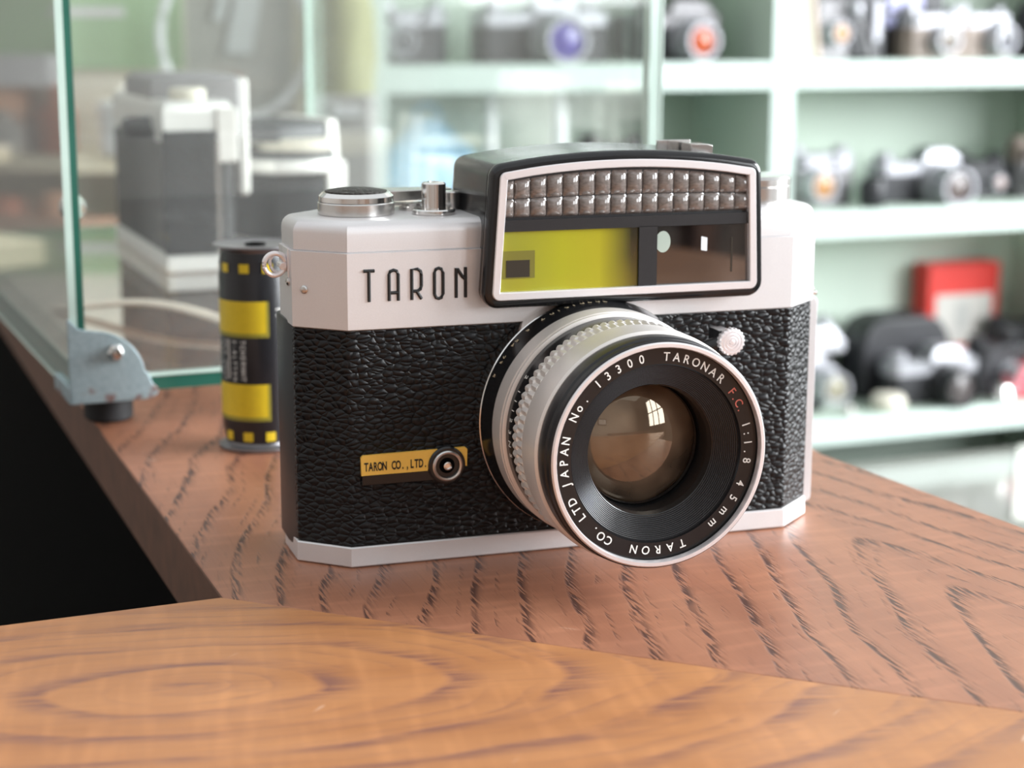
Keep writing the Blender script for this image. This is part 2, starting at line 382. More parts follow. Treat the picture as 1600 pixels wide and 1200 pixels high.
# rewind / advance dial with leather pad (left), release button, lever, right knob
TOPZ = 82.6
def TOPM(x, y, z=TOPZ): return Matrix.Translation((x, y, z))
g = g_(); A = TOPM(6.6, 18.0)
g.lathe([(8.6, 0), (9.2, .1), (9.2, 2.7), (9.0, 3.0), (8.2, 3.05)], A, 96); o = g.build('film_counter_dial', M['steel'], CAM, smooth=30)
g = g_(); g.lathe([(8.2, 3.0), (8.9, 3.1), (8.9, 4.3), (8.0, 5.2), (7.4, 5.3)], A, 96, mod=lambda k, i: .004*(i % 2)); g.build('dial_ring', M['chrome'], o, smooth=30)
g = g_(); g.lathe([(7.5, 5.1), (7.4, 5.5), (5, 5.95), (2.5, 6.15), (.02, 6.2)], A, 64); g.build('dial_pad', M['pad'], o)
g = g_(); A = TOPM(24.2, 12.0)
g.lathe([(5.0, 0), (5.2, .2), (5.2, 1.0), (4.8, 1.3), (2.9, 1.35), (2.9, 7.2), (2.5, 7.6), (1.5, 7.65), (1.4, 7.3), (.02, 7.2)], A, 64)
g.build('shutter_release', M['chrome'], CAM, smooth=30)
g = g_(); pl = round_poly([(12, 23), (33, 25), (33, 31), (10, 33)], 2.2)
g.prism(pl, TOPZ+2.0, TOPZ+4.6); g.box(14, 33, 24.6, 27, TOPZ+.8, TOPZ+1.5)
g.build('advance_lever', M['steel'], CAM, bevel=.0003)
g = g_(); g.lathe([(3.2, 0), (3.2, .8), (2.2, 1.), (2.2, 1.6)], TOPM(21.5, 22.), 32); g.lathe([(2.6, 0), (2.6, 4.2), (2.2, 4.5)], TOPM(31.0, 20.5), 32); g.build('frame_counter', M['steel'], CAM)
g = g_(); A = TOPM(110.6, 17.5)
g.lathe([(9.6, 0), (9.6, .6), (9.9, .8), (9.9, 3.9), (9.6, 4.2), (9.9, 4.5), (9.9, 6.0), (9.4, 6.7), (8.9, 6.8), (.02, 7.0)], A, 96)
g.build('rewind_knob', M['steel'], CAM, smooth=30)

# --- rangefinder hood
def hood_outline(inset=0.0, n=22):
    xl, xr, zb = 30.9, 103.4, 61.7
    tlx, trx, zt, za = 33.2, 102.0, 94.9, 97.9
    top = []
    for k in range(n+1):
        u = k/n; x = trx+(tlx-trx)*u; top.append((x, zt+(za-zt)*(1-(2*u-1)**2)+(.4*u)))
    pts = [(xl, zb), (xr, zb)]+top
    rd = [3.8, 3.8, 4.2]+[0]*(len(top)-2)+[4.2]
    pts = round_poly([pts[0], pts[1], top[0]]+top[3:-3]+[top[-1]], [3.8, 3.8, 3.6]+[0]*(n-5)+[3.6], 7)
    return offset(pts, inset) if inset else pts
def xz_ring(inset, y): return [(x, y, z) for x, z in hood_outline(inset)]
HOOD = g_(); 
HOOD.loft([xz_ring(1.6, 28.), xz_ring(.7, 27.2), xz_ring(.3, 25.), xz_ring(.5, -1.0), xz_ring(1.2, -1.4), xz_ring(1.1, -1.8), xz_ring(.3, -2.2), xz_ring(0, -3.0), xz_ring(0, -4.6), xz_ring(.45, -5.6), xz_ring(1.3, -6.0), xz_ring(2.2, -5.9), xz_ring(2.3, -3.6)])
hood = HOOD.build('rangefinder_hood', M['blackgloss'], CAM, smooth=50)
g = g_(); g.loft([xz_ring(2.0, -5.2), xz_ring(2.0, -6.25), xz_ring(2.2, -6.5), xz_ring(3.7, -6.5), xz_ring(3.9, -6.3), xz_ring(3.9, -4.0)], caps=False)
g.build('silver_frame', M['rim'], hood, smooth=30)
# window mask with three openings is built from bars
g = g_(); 
g.loft([xz_ring(3.6, -4.2), xz_ring(3.6, -4.6)])
g.box(34.4, 100.8, -5.6, -4.4, 79.8, 82.5); g.box(70.2, 74.9, -5.6, -4.4, 65.2, 80.)
g.build('window_mask', M['blacksat'], hood, bevel=.0002)
# selenium grid: pillows
t = NT('selenium_plastic')
nz = t.n('ShaderNodeTexNoise', {'Vector': t.coord(0, (0, 0, 0), (1, 1, .5)), 'Scale': 900., 'Detail': 3.0})
t.pbsdf(Base_Color=t.mix(nz.outputs[0], (.06, .048, .042), (.30, .26, .24)), Roughness=.12, Metallic=.0, IOR=1.7, Coat_Weight=.6, Coat_Roughness=.03)
M['selenium'] = t.m
def grid_top(x):      # curved top edge of the grid
    u = (x-35.6)/(99.7-35.6); return 90.9+.3*(1-u)+2.5*(1-(2*u-1)**2)
g = g_()
x0, x1, nc = 36.0, 99.4, 15
edges = [x0]+[x0+2.9+k*(x1-x0-2.9)/(nc) for k in range(nc+1)]
S = 10
for c in range(len(edges)-1):
    a, b = edges[c], edges[c+1]
    for rrow in range(2):
        V = []; F = []
        for i in range(S+1):
            for j in range(S+1):
                u, v = i/S, j/S; x = a+(b-a)*u
                zb0, zt0 = 83.0, grid_top(x); zm = 87.1+(.6 if True else 0)*(zt0-91)/2.5
                za, zc = (zb0, zm) if rrow == 0 else (zm, zt0)
                z = za+(zc-za)*v
                # four sloping facets meeting in a soft point
                h = 1.25*max(0, 1-abs(2*u-1)**2.2)**.6*max(0, 1-abs(2*v-1)**2.6)**.5
                V.append((x, -4.5-h, z))
        for i in range(S):
            for j in range(S): F.append((i*(S+1)+j, (i+1)*(S+1)+j, (i+1)*(S+1)+j+1, i*(S+1)+j+1))
        g.add(V, F)
g.build('selenium_grid', M['selenium'], hood, smooth=70)
t = NT('yellow_diffuser')
co = t.coord(); sp = t.n('ShaderNodeSeparateXYZ', {0: co})
nz = t.n('ShaderNodeTexNoise', {'Vector': co, 'Scale': 60., 'Detail': 1.0})
gx = t.ramp(t.math('DIVIDE', t.math('SUBTRACT', sp.outputs[0], .035), .035), [(0.0, (.25, .26, .03)), (.45, (.37, .36, .012)), (.72, (.38, .34, .012)), (.86, (.17, .15, .01)), (.96, (.02, .018, .006))])
c = t.mix(t.ramp(nz.outputs[0], [(.45, 0.0), (.7, .5)]), gx, (.38, .28, .012))
t.pbsdf(Base_Color=c, Roughness=.22, IOR=1.5, Coat_Weight=1.0, Coat_Roughness=.03)
M['yellow'] = t.m
g = g_(); g.box(35.1, 70.3, -5.0, -4.5, 64.9, 79.9)
lw = g.build('bright_line_window', M['yellow'], hood, bevel=.0002); lw['label'] = 'yellow-green illumination window'
M['olive'] = simple('olive_mask', (.16, .15, .02), .3, coat=1.0)
M['brownwin'] = simple('brown_inner_window', (.03, .024, .016), .3)
g = g_(); g.box(35.9, 44.0, -5.15, -4.95, 68.7, 75.2); g.build('window_frame_mask', M['olive'], lw)
g = g_(); g.box(36.9, 42.7, -5.25, -5.1, 69.0, 73.0); g.build('window_inner', M['brownwin'], lw)
t = NT('viewfinder_glass')
co = t.coord(); nz = t.n('ShaderNodeTexNoise', {'Vector': t.coord(.0, (0, 0, 0), (1.5, 1, 1)), 'Scale': 90., 'Detail': 1.5})
t.pbsdf(Base_Color=t.ramp(nz.outputs[0], [(.35, (.006, .005, .005)), (.6, (.03, .022, .018)), (.75, (.07, .05, .04))]), Roughness=.02, IOR=2.0, Coat_Weight=1.0, Coat_Roughness=.0)
M['vf'] = t.m
g = g_(); g.box(74.8, 99.4, -5.0, -4.5, 64.9, 79.8); vw = g.build('viewfinder_window', M['vf'], hood, bevel=.0002)
vw['label'] = 'dark viewfinder glass'
M['spot'] = simple('pale_green_spot', (.42, .50, .44), .2, coat=1.0)
M['prismw'] = simple('bright_prism_edge', (.80, .84, .88), .2, coat=1.0)  # pale colour for a room reflection painted on the finder glass
g = g_(); 
g.add(*((lambda n: ([(76.6+1.95*cos(2*pi*k/n), -5.08, 76.0+2.6*sin(2*pi*k/n)) for k in range(n)], [tuple(range(n))]))(32)))
g.build('rangefinder_spot', M['spot'], vw)
g = g_(); g.xz(round_poly([(86.6, 73.6), (88.2, 73.3), (88.2, 76.6), (86.6, 77.0)], .2), -5.12, -5.0); g.build('prism_glint', M['prismw'], vw)
g = g_(); g.box(94.6, 95.0, -5.1, -4.95, 68.0, 76.5); g.build('prism_edge', M['brownwin'], vw)
# top engraving and accessory shoe
g = g_()
for i, ch in enumerate('NORAT'):
    x = 40+i*5.4; u = (x-33.2)/(102-33.2); z = 94.9+3.0*(1-(2*u-1)**2)-.78
    g.char(ch, 4.2, Matrix.Translation((x, 8.5, z+.12)) @ Matrix.Rotation(pi, 4, 'Z'), .9, .02)
g.build('top_engraving', M['gold'], hood)
g = g_(); g.xz(round_poly([(90, 95.2), (96, 94.9), (96, 97.6), (94.8, 97.9), (90, 98.2)], .2), 10, 16); g.box(84, 93, 17, 18.2, 95.5, 98.6)
g.build('accessory_shoe', M['chrome'], hood, bevel=.0003)
g = g_(); A = axis((31.75, 5.5, 80.9), (-1, 0, 0)); g.lathe([(1.25, -.4), (1.25, .35), (.9, .6), (.02, .7)], A, 24); g.box(-1.0, 1.0, -.12, .12, .55, .75, A @ Matrix.Rotation(.6, 4, 'Z')); g.build('screw', M['steel'], hood)

# --- lens
LX, LZ = 59.38, 34.08
def AX(d=0): return Matrix.Translation((LX, -d, LZ)) @ Matrix.Rotation(pi/2, 4, 'X')   # +Z -> -Y (towards viewer)
lens = empty('lens', (0, 0, 0), 0, None, None); lens.parent = CAM
def lp(name, prof, mat, par=None, seg=160, **k):
    g = g_(); g.lathe(prof, AX(), seg, caps=False, **k); return g.build(name, mat, par or lens, smooth=30)
o = lp('mount_edge', [(20, .1), (28.7, .1), (28.7, 3.9), (28.35, 4.2)], M['chrome'])
scale = lp('aperture_scale_ring', [(28.35, 4.0), (28.6, 4.4), (27.55, 10.0), (27.3, 10.05)], M['blackgloss'])
lp('focus_ring', [(27.3, 10.0), (27.5, 10.2), (27.45, 15.8), (27.0, 15.9), (27.0, 16.4), (27.35, 16.6), (27.35, 17.2), (26.9, 17.4), (26.0, 17.5)], M['grip'])
sh = lp('shutter_speed_ring', [(26.0, 17.4), (26.5, 17.6), (26.4, 22.9), (25.4, 23.0)], M['blackgloss'])
g = g_(); N = 84*4
def kn(k, i): 
    if 1 <= k <= 3: return (.0 if (i % 4) in (0,) else (.022 if (i % 4) in (2,) else .015))
    if 4 <= k <= 6: return (.022 if (i % 4) in (0,) else (.0 if (i % 4) in (2,) else .015))
    return 0
g.lathe([(25.5, 22.7), (26.2, 22.9), (26.35, 23.6), (26.3, 25.7), (26.3, 26.0), (26.35, 27.8), (26.2, 29.2), (26.45, 29.4), (26.75, 29.8), (26.95, 31.), (26.95, 36.5), (26.8, 38.6), (26.3, 39.2), (25.6, 39.3)], AX(), N, mod=kn, caps=False)
g.build('grip_ring', M['grip'], lens, smooth=22)
lp('front_barrel', [(25.6, 39.2), (26.15, 39.3), (26.25, 40.0), (26.2, 43.4), (25.8, 43.8), (25.75, 44.2), (26.0, 44.5), (25.9, 45.8), (25.5, 46.1)], M['blacksat'])
lp('front_rim', [(25.5, 45.6), (25.55, 46.3), (25.25, 46.7), (24.5, 46.7), (24.3, 46.4), (24.2, 45.0)], M['rim'])
plate = lp('name_ring', [(24.25, 45.4), (24.1, 44.7), (20.4, 44.6), (20.2, 44.2)], M['blackgloss'])
prof = [(20.25, 44.3)]; sl = []
for k in range(14):
    r0 = 20.1-k*.36; d0 = 43.9-k*.23; prof += [(r0, d0), (r0-.14, d0+.10), (r0-.2, d0-.15)]
prof += [(15.0, 40.6), (14.85, 40.0), (14.6, 39.0), (14.55, 33.0)]
g = g_(); g.lathe(prof, AX(), 160, caps=False)
for q_ in range(len(g.S)):
    k = q_//160
    if 1 <= k <= 42 and (k-1) % 3 == 0: g.S[q_] = 1
g.build('inner_barrel', [M['groove'], M['ridge']], lens, smooth=12)
t = NT('lens_glass')
co = t.coord(); nz = t.n('ShaderNodeTexNoise', {'Vector': co, 'Scale': 75., 'Detail': 2.0})
lwn = t.n('ShaderNodeLayerWeight', {'Blend': .5})
c = t.ramp(nz.outputs[0], [(.3, (.035, .022, .014)), (.55, (.13, .085, .055)), (.75, (.20, .145, .10))])
t.pbsdf(Base_Color=c, Roughness=.02, IOR=2.0, Specular_Tint=(1.0, .82, .62), Coat_Weight=.3, Coat_Roughness=0.0)
M['lensglass'] = t.m
R = 30.; pr_ = []
for k in range(15):
    r = 14.4*(1-k/14)+.01; pr_.append((r, 36.2-(R-sqrt(R*R-r*r))))
g = g_(); g.lathe(pr_, AX(), 96, caps=True); lg = g.build('front_element', M['lensglass'], lens, smooth=60); lg['label'] = 'brown-tinted curved glass'
# black retaining ring around the edge of the glass
lp('retaining_ring', [(14.5, 33.6), (14.1, 34.0), (13.9, 33.2)], M['blackgloss'], par=lg)
def ring_text(g, txt, a0, a1, r=21.15, size=2.75, d=44.72):
    n = len(txt)
    for i, ch in enumerate(txt):
        if ch == ' ': continue
        th = radians(a0+(a1-a0)*(i/(n-1) if n > 1 else 0))
        T = Matrix.Translation((LX+r*sin(th), -d, LZ+r*cos(th))) @ FRONT @ Matrix.Rotation(-th, 4, 'Z')
        g.char(ch, size, T, .92, .02, .008)
g = g_()
ring_text(g, 'TARONAR', 4.5, 42.5); ring_text(g, '1:1.8', 76, 98); ring_text(g, '45mm', 112, 141)
ring_text(g, 'TARON', 163, 194); ring_text(g, 'CO. LTD', 211, 245); ring_text(g, 'JAPAN', 256, 282)
ring_text(g, 'No.', 296, 308); ring_text(g, '13300', 319.5, 349)
g.build('ring_lettering', M['white'], plate)
g = g_(); ring_text(g, 'F.C.', 53.5, 66); tag(g.build('red_lettering', M['redink'], plate), 'red F.C. letters')
def cyl_text(g, txt, th, r, d, size, step):
    for i, ch in enumerate(txt):
        a = radians(th-i*step); n = Vector((sin(a), 0, cos(a))); upv = Vector((0, -1, 0)); xv = upv.cross(n)
        T = Matrix((( xv.x, upv.x, n.x, LX+r*n.x), (xv.y, upv.y, n.y, -d), (xv.z, upv.z, n.z, LZ+r*n.z), (0, 0, 0, 1)))
        g.char(ch, size, T, 1.0, .01)
g = g_()
for txt, th in (('3.5', -58), ('4.2', -48), ('5.5', -38), ('7', -29), ('10', -20), ('15', -12), ('20', -4), ('30', 4)):
    cyl_text(g, txt, th, 28.35, 5.2, 2.3, 3.6)
g.build('scale_numbers', M['gold'], scale)
g = g_()
for txt, th in (('2', -58), ('1', -66), ('1', -71), ('1', -76), ('2', -81), ('3', -87), ('N', -93), ('5', -99)):
    cyl_text(g, txt, th, 26.55, 19.6, 2.2, 3.6)
g.build('speed_numbers', M['white'], sh)
# focus lever with knurled knob
lev = empty('focus_lever', (0, 0, 0), 0, None, None); lev.parent = lens
KX, KZ = 90.4, 52.7
g = g_(); g.tube([(LX+24*.84, -11.5, LZ+24*.54), (84.5, -12.2, 50.6), (KX-1, -13, KZ-.6)], 1.9, 12, flat=1.0)
g.box(-1.6, 1.6, -3.0, 3.0, 0, 6.2, axis((KX-1.2, -8.6, KZ-.4), (0, -1, 0)))
g.build('lever_arm', M['blackgloss'], lens).parent = lev
g = g_(); A = axis((KX, -14.4, KZ), (0, -1, 0))
g.lathe([(2.9, 0), (3.15, .2), (3.15, 1.6), (2.9, 1.9), (2.5, 1.95), (2.35, 1.7), (2.2, 1.95), (1.7, 2.0), (1.55, 1.75), (1.4, 2.0), (.95, 2.05), (.85, 1.8), (.7, 2.1), (.02, 2.2)], A, 80, mod=lambda k, i: (.075 if (i % 4) in (0, 1) else 0.0) if k < 4 else 0)
g.build('lever_knob', M['rim'], lens, smooth=25).parent = lev
# --- flash socket and yellow label
g = g_()
lbl = [(2.6, 22.5), (18.8, 22.55), (19.2, 24.0), (20.4, 25.8), (22.6, 26.9), (25.0, 26.7), (27.0, 25.2), (27.9, 23.2), (28.6, 23.0), (28.7, 27.2), (28.2, 27.7), (3.0, 27.4), (2.5, 26.9)]
g.xz(lbl, -.55, .2); lab = g.build('maker_label', M['yellowlabel'], CAM); lab['label'] = 'yellow maker label'
g = g_(); g.box(2.8, 21, -.35, .2, 20.0, 22.5); g.build('label_base', M['blackgloss'], lab, bevel=.0002)
g = g_()
g.word('TARON CO.,LTD.', 2.9, Matrix.Translation((11.0, -.6, 23.6)) @ FRONT, .55, .385, .01, .025)
g.build('label_lettering', M['ink'], lab)
A = axis((23.5, .2, 23.6), (0, -1, 0))
g = g_(); g.lathe([(4.6, 0), (4.6, 1.0), (4.2, 1.3), (3.7, 1.3), (3.6, 1.1)], A, 64); so = g.build('flash_socket', M['blackgloss'], CAM)
g = g_(); g.lathe([(3.75, 1.1), (3.7, 1.7), (3.4, 1.9), (3.0, 1.8), (2.85, 1.2)], A, 64, caps=False); g.build('socket_ring', M['steel'], so, smooth=30)
g = g_(); g.lathe([(2.9, .9), (2.0, .95), (1.9, 1.15)], A, 48, caps=True); g.build('socket_bore', M['blackmat'], so)
g = g_(); g.lathe([(1.0, 1.1), (1.0, 1.9), (.75, 2.0), (.6, 1.6), (.02, 1.6)], A, 32); g.build('socket_pin', M['chrome'], so)

# ------------------------------------------------------------------ film roll
FR = empty('film_roll', (-.0770, .5360, .0001), 0, 'upright black 120 film roll with yellow bands standing beside the camera', 'film roll')
g = g_(); g.lathe([(12.1, .0), (12.5, .4), (12.5, 1.0), (10.2, 1.7), (10.0, 2.2), (4, 2.3)], seg=80, caps=True); g.build('spool_flange', M['spool'], FR)
g = g_(); g.lathe([(4, 59.8), (10.3, 60.0), (10.6, 60.6), (12.6, 61.4), (12.6, 61.9), (12.0, 62.0), (10.5, 61.5), (3.2, 61.4), (3.0, 60.2), (.02, 60.2)], seg=80); fl = g.build('spool_flange', M['spool'], FR, smooth=30)
g = g_(); g.lathe([(3.1, 61.3), (3.1, 61.9), (2.0, 61.9), (1.9, 60.6), (.02, 60.6)], seg=40); g.build('spool_core', M['blackmat'], fl)
g = g_()
g.lathe([(9.2, 1.8), (10.2, 2.4), (10.6, 5.5), (11.1, 8.0), (11.15, 53.0), (10.7, 54.6), (10.9, 57), (10.3, 60.2)], seg=96, mod=lambda k, i: .006*sin(i*2*pi/96*2+.4*k) if 1 < k < 6 else 0)
g.build('backing_paper', M['filmblack'], FR)
def patch(g, a0, a1, z0, z1, r, n=16):
    V = []; F = []
    for i in range(n+1):
        a = radians(a0+(a1-a0)*i/n)
        V += [(r*sin(a), -r*cos(a), z0), (r*sin(a), -r*cos(a), z1)]
    for i in range(n): F.append((2*i, 2*i+2, 2*i+3, 2*i+1))
    g.add(V, F)
M['filmolive'] = simple('olive_print_edge', (.30, .26, .03), .45)
for z0, z1 in ((36.2, 45.8), (10.8, 20.8)):
    g = g_(); patch(g, -110, 24, z0, z1, 11.24); b = g.build('yellow_band', M['filmyellow'], FR)
    g = g_(); patch(g, -110, 24, z0-1.2, z0, 11.25); patch(g, 22, 26, z0-1.2, z1, 11.27); g.build('band_border', M['filmolive'], b)
for a in (-86, -48, -11, 26):
    g = g_(); patch(g, a-8, a+8, 54.2, 56.9, 11.0, 4); g.build('yellow_square', M['filmyellow'], FR)
    g = g_(); patch(g, a-8, a+8, 3.2, 6.0, 10.75, 4); g.build('yellow_square', M['filmyellow'], FR)
def roll_text(g, txt, ang, ztop, size, step):
    a = radians(ang); n = Vector((sin(a), -cos(a), 0)); xv = Vector((0, 0, -1)); upv = n.cross(xv)
    for i, ch in enumerate(txt):
        z = ztop-i*step; r = 11.26
        T = Matrix(((xv.x, upv.x, n.x, r*n.x), (xv.y, upv.y, n.y, r*n.y), (xv.z, upv.z, n.z, z), (0, 0, 0, 1)))
        g.char(ch, size, T, .9, .01)
g = g_(); roll_text(g, 'TCHERNHT', -19, 33.6, 2.3, 1.6); roll_text(g, '3-ALTTEN', -33, 33.6, 2.0, 1.6); roll_text(g, 'COLD UNDER', -52, 33.6, 1.7, 1.25); roll_text(g, 'EXPIRED', -66, 32.6, 1.7, 1.5)
patch(g, -42, -40, 22.3, 34.2, 11.28, 2)
g.build('roll_lettering', M['white'], FR)
g = g_(); roll_text(g, 'R', 38, 42.4, 5.0, 2); g.build('roll_letter', M['white'], FR)

# ------------------------------------------------------------------ glass display case
CA = radians(23.5); CO = Vector((-.1375, .5507, 0))
case = empty('glass_display_case', CO, CA, 'clear glass display case with green edges and a rusty corner bracket', 'display case')
CW, CD, GT, ZB, ZT = 206., 405., 4.6, 11.6, 430.
def pane(name, x0, x1, y0, y1, z0, z1, thin, mats):
    g = g_(); g.box(x0, x1, y0, y1, z0, z1)
    ax = {'x': (0, 1), 'y': (2, 3), 'z': (4, 5)}[thin]; g.S = [0 if i in ax else 1 for i in range(6)]
    return g.build(name, mats, case, smooth=5)
GM = [M['glass'], M['glassedge']]; GMc = [M['glass_clean'], M['glassedge']]
pane('base_pane', GT+.3, CW-GT-.3, .2, CD, ZB, ZB+GT, 'z', GMc)
pane('front_pane', GT+.2, CW-GT-.2, .2, GT, ZB+GT+.4, ZT, 'y', [M['glass'], M['glassedge_light']])
pane('side_pane', 0, GT, 0, CD, ZB, ZT, 'x', GMc)
pane('side_pane', CW-GT, CW, 0, CD, ZB, ZT, 'x', [M['glass_clean'], M['glassedge_light']])
pane('back_pane', GT+.2, CW-GT-.2, CD-GT, CD, ZB+GT+.4, ZT, 'y', [M['glass_clean'], M['glassedge_light']])
# pale strips paint the highlight along the near left corner and the base
g = g_(); g.box(-.1, 2.3, -.35, -.05, ZB+2, ZT); g.tube([(GT, .1, ZB+GT+.2), (CW-GT, .1, ZB+GT+.2)], .5, 8); g.tube([(CW, 0, ZB), (CW, 0, ZT)], .5, 8)
g.tube([(.2, 0, ZB+.4), (.2, CD, ZB+.4)], .5, 8)
g.build('ground_edge', M['glassedge_light'], case)
t = NT('zinc_plate')
co = t.coord(); n1 = t.n('ShaderNodeTexNoise', {'Vector': co, 'Scale': 700., 'Detail': 3.0}); n2 = t.n('ShaderNodeTexNoise', {'Vector': co, 'Scale': 170., 'Detail': 3.0})
sp = t.n('ShaderNodeSeparateXYZ', {0: co})
rust = t.math('MULTIPLY_ADD', t.math('SUBTRACT', .0165, sp.outputs[2]), 18.0, n2.outputs[0])
base = t.mix(n1.outputs[0], (.26, .35, .39), (.46, .57, .60))
t.pbsdf(Base_Color=t.mix(t.ramp(rust, [(.62, 0.0), (.72, .85)]), base, (.22, .085, .06)), Roughness=.45, Metallic=.35)
M['zinc'] = t.m
def bracket(x, y, flip, angle):
    T = Matrix.Translation((x, y, 0)) @ Matrix.Rotation(angle, 4, 'Z') @ Matrix.Diagonal((flip, 1, 1, 1))
    pts = [(-1.2, 9.6), (27.5, 9.6), (30, 10.8), (30.2, 12.6), (28.2, 14.2), (26.6, 18.0)]
    for k in range(8): 
        a = radians(5+k*11.5); pts.append((7.0+18.6*cos(a), 17.0+15.2*sin(a)))
    pts += [(5.2, 32.6), (2.6, 33.2), (.2, 35.6), (-1.2, 36.4)]
    g = g_(); g.xz(pts, -2.4, -1.2, T)
    g.box(-1.4, -.2, -2.4, 26, 9.6, 14.5, T); g.prism([(-1.4, -2.4), (26, -2.4), (26, 8), (20, 22), (-1.4, 26)], 9.3, 10.6, T)
    br = g.build('corner_bracket', M['zinc'], case, bevel=.0003)
    if angle == 0 and flip == 1: br['label'] = 'rusty zinc bracket'
    g = g_(); A = T @ axis((15.2, -2.3, 25.0), (0, -1, 0)); g.lathe([(3.1, 0), (3.0, .8), (2.0, 1.8), (.02, 2.2)], A, 6); g.lathe([(1.8, 1.2), (1.6, 3.4), (.02, 3.6)], A, 20)
    g.build('bracket_bolt', M['steel'], br, smooth=30)
    g = g_(); g.lathe([(8.0, .2), (8.9, 1.0), (9.0, 7.0), (8.4, 9.3)], T @ Matrix.Translation((16, 16.5, 0)), 40)
    g.build('rubber_foot', M['rubber'], br)
bracket(0, 0, .88, 0); bracket(CW, 0, -.88, 0); bracket(0, CD, 1, -pi/2)
bracket(CW, CD, -1, pi/2)
g = g_(); g.lathe([(3.6, 0), (4.2, .5), (4.2, 2.0), (2.2, 2.6), (1.2, 2.7), (.02, 2.2)], axis((GT, 9, 70.), (-.5, -1, 0)), 32); g.build('door_stop_stud', M['chrome'], case)
def cpt(x, y, z=0): 
    return (CO.x+x*MM*cos(CA)-y*MM*sin(CA), CO.y+x*MM*sin(CA)+y*MM*cos(CA), z*MM)

# ------------------------------------------------------------------ items in the case
CZ = ZB+GT+.15
M['silverpaint'] = simple('old_silver', (.74, .73, .70), .42, .45, noise=.1, nscale=300)
M['palesilver'] = simple('pale_satin_cover', (.80, .78, .74), .4, .25, noise=.08, nscale=300)
M['darkpanel'] = simple('dark_grey_panel', (.05, .052, .056), .45, noise=.3, nscale=300)
M['housing'] = simple('grey_housing', (.30, .29, .29), .45, .3, noise=.15, nscale=200)
M['creamrib'] = simple('cream_ribbed', (.70, .66, .56), .5, noise=.1, nscale=300)
A1 = empty('boxy_camera', (-.1510, .783, CZ*MM), radians(22), 'tall old camera with grey leather and silver top standing end-on in the glass case', 'camera')
oc = [(0, 0), (27, 0), (32, 5), (32, 124), (26, 130), (4, 130), (0, 126)]
g = g_(); g.prism(offset(oc, -.6), 0, 8); g.build('base_plate', M['silverpaint'], A1, bevel=.0012)
g = g_(); g.prism(offset(oc, .3), 8, 57); g.build('leather_body', M['leather_far'], A1, bevel=.0008)
g = g_(); g.loft([ring(oc, 57), ring(oc, 70), ring(offset(oc, .8), 73), ring(offset(oc, 2.5), 74.5)]); g.build('top_plate', M['silverpaint'], A1)
g = g_(); g.box(-.8, 23.0, -1.2, 1, 8, 62); g.build('end_leather', M['leather_far'], A1, bevel=.0006)
g = g_(); g.box(23.2, 32.6, -1.4, 8, 48, 72); g.build('end_trim', M['palesilver'], A1, bevel=.001)
g = g_(); g.box(22.4, 24, -1.8, 1, 8, 58); g.build('door_rib', M['steel'], A1)
hs = [(2, 34), (14, 28), (40, 28), (44, 32), (44, 96), (2, 100)]
g = g_(); g.loft([ring(hs, 57.2), ring(hs, 80), ring(offset(hs, 1.2), 83), ring(offset(hs, 3.5), 84.5)]); g.build('finder_housing', M['housing'], A1)
g = g_(); g.box(40, 45.5, 30, 90, 30, 83.5); g.build('side_cover', M['palesilver'], A1, bevel=.002)
g = g_(); g.lathe([(7, 0), (8, 1), (8, 4.5), (7, 5.5), (.02, 5.6)], Matrix.Translation((14, 14, 74.4)), 40); g.build('rewind_crank', M['creamrib'], A1)
g = g_(); g.lathe([(5, 0), (5, 10), (4, 12), (.02, 12)], axis((0, 30, 62), (-1, -.2, 0)), 40); g.build('shutter_knob', M['darkpanel'], A1)
g = g_(); g.lathe([(5, 0), (5, 3), (3, 8), (.02, 8)], Matrix.Translation((4, 22, 57)), 30); g.build('timer_lever', M['darkpanel'], A1)

A2 = empty('folding_camera', (-.1000, .868, CZ*MM), radians(36), 'low camera with dark leather, ribbed cream wheel and black top cap in the glass case', 'camera')
ob = [(-27, 22), (-17, 4), (0, -3), (20, 0), (27, 6), (27, 80), (-27, 80)]
A2.scale = (.84, .84, .80)
g = g_(); g.prism(ob, 0, 6); g.build('base_plate', M['palesilver'], A2, bevel=.0008)
g = g_(); g.prism(offset(ob, .6), 6, 43); g.build('leather_body', M['leather_far'], A2, bevel=.001)
g = g_(); g.box(14, 27.5, -1.6, 30, 4, 52); g.build('end_cover', M['palesilver'], A2, bevel=.0015)
g = g_(); g.loft([ring(offset(ob, -1.2), 46), ring(offset(ob, -1.6), 49), ring(offset(ob, -1.0), 53), ring(offset(ob, 2), 54)]); g.build('silver_band', M['silverpaint'], A2)
g = g_(); g.loft([ring(offset(ob, 3), 52), ring(offset(ob, 3), 58)]); g.build('dark_gap', M['darkpanel'], A2)
g = g_(); g.lathe([(21, 0), (22, 1), (22, 7), (21, 8), (.02, 8)], Matrix.Translation((6, 22, 58)), 120, mod=lambda k, i: .02*(i % 2)); g.build('ribbed_wheel', M['creamrib'], A2)
cp = [(-25, 26), (-12, 8), (16, 6), (24, 12), (24, 76), (-25, 76)]
g = g_(); g.loft([ring(cp, 64), ring(cp, 72), ring(offset(cp, 2), 75)]); g.build('top_cap', M['darkpanel'], A2)
g = g_(); g.loft([ring([(22, 8), (32, 10), (32, 70), (22, 70)], 0), ring([(20, 8), (28, 10), (28, 70), (20, 70)], 75.5), ring([(20, 10), (26, 12), (26, 68), (20, 68)], 77)]); g.build('side_cover', M['palesilver'], A2, bevel=.001)
M['strap'] = simple('cream_leather_strap', (.70, .60, .50), .5, noise=.25, nscale=200)
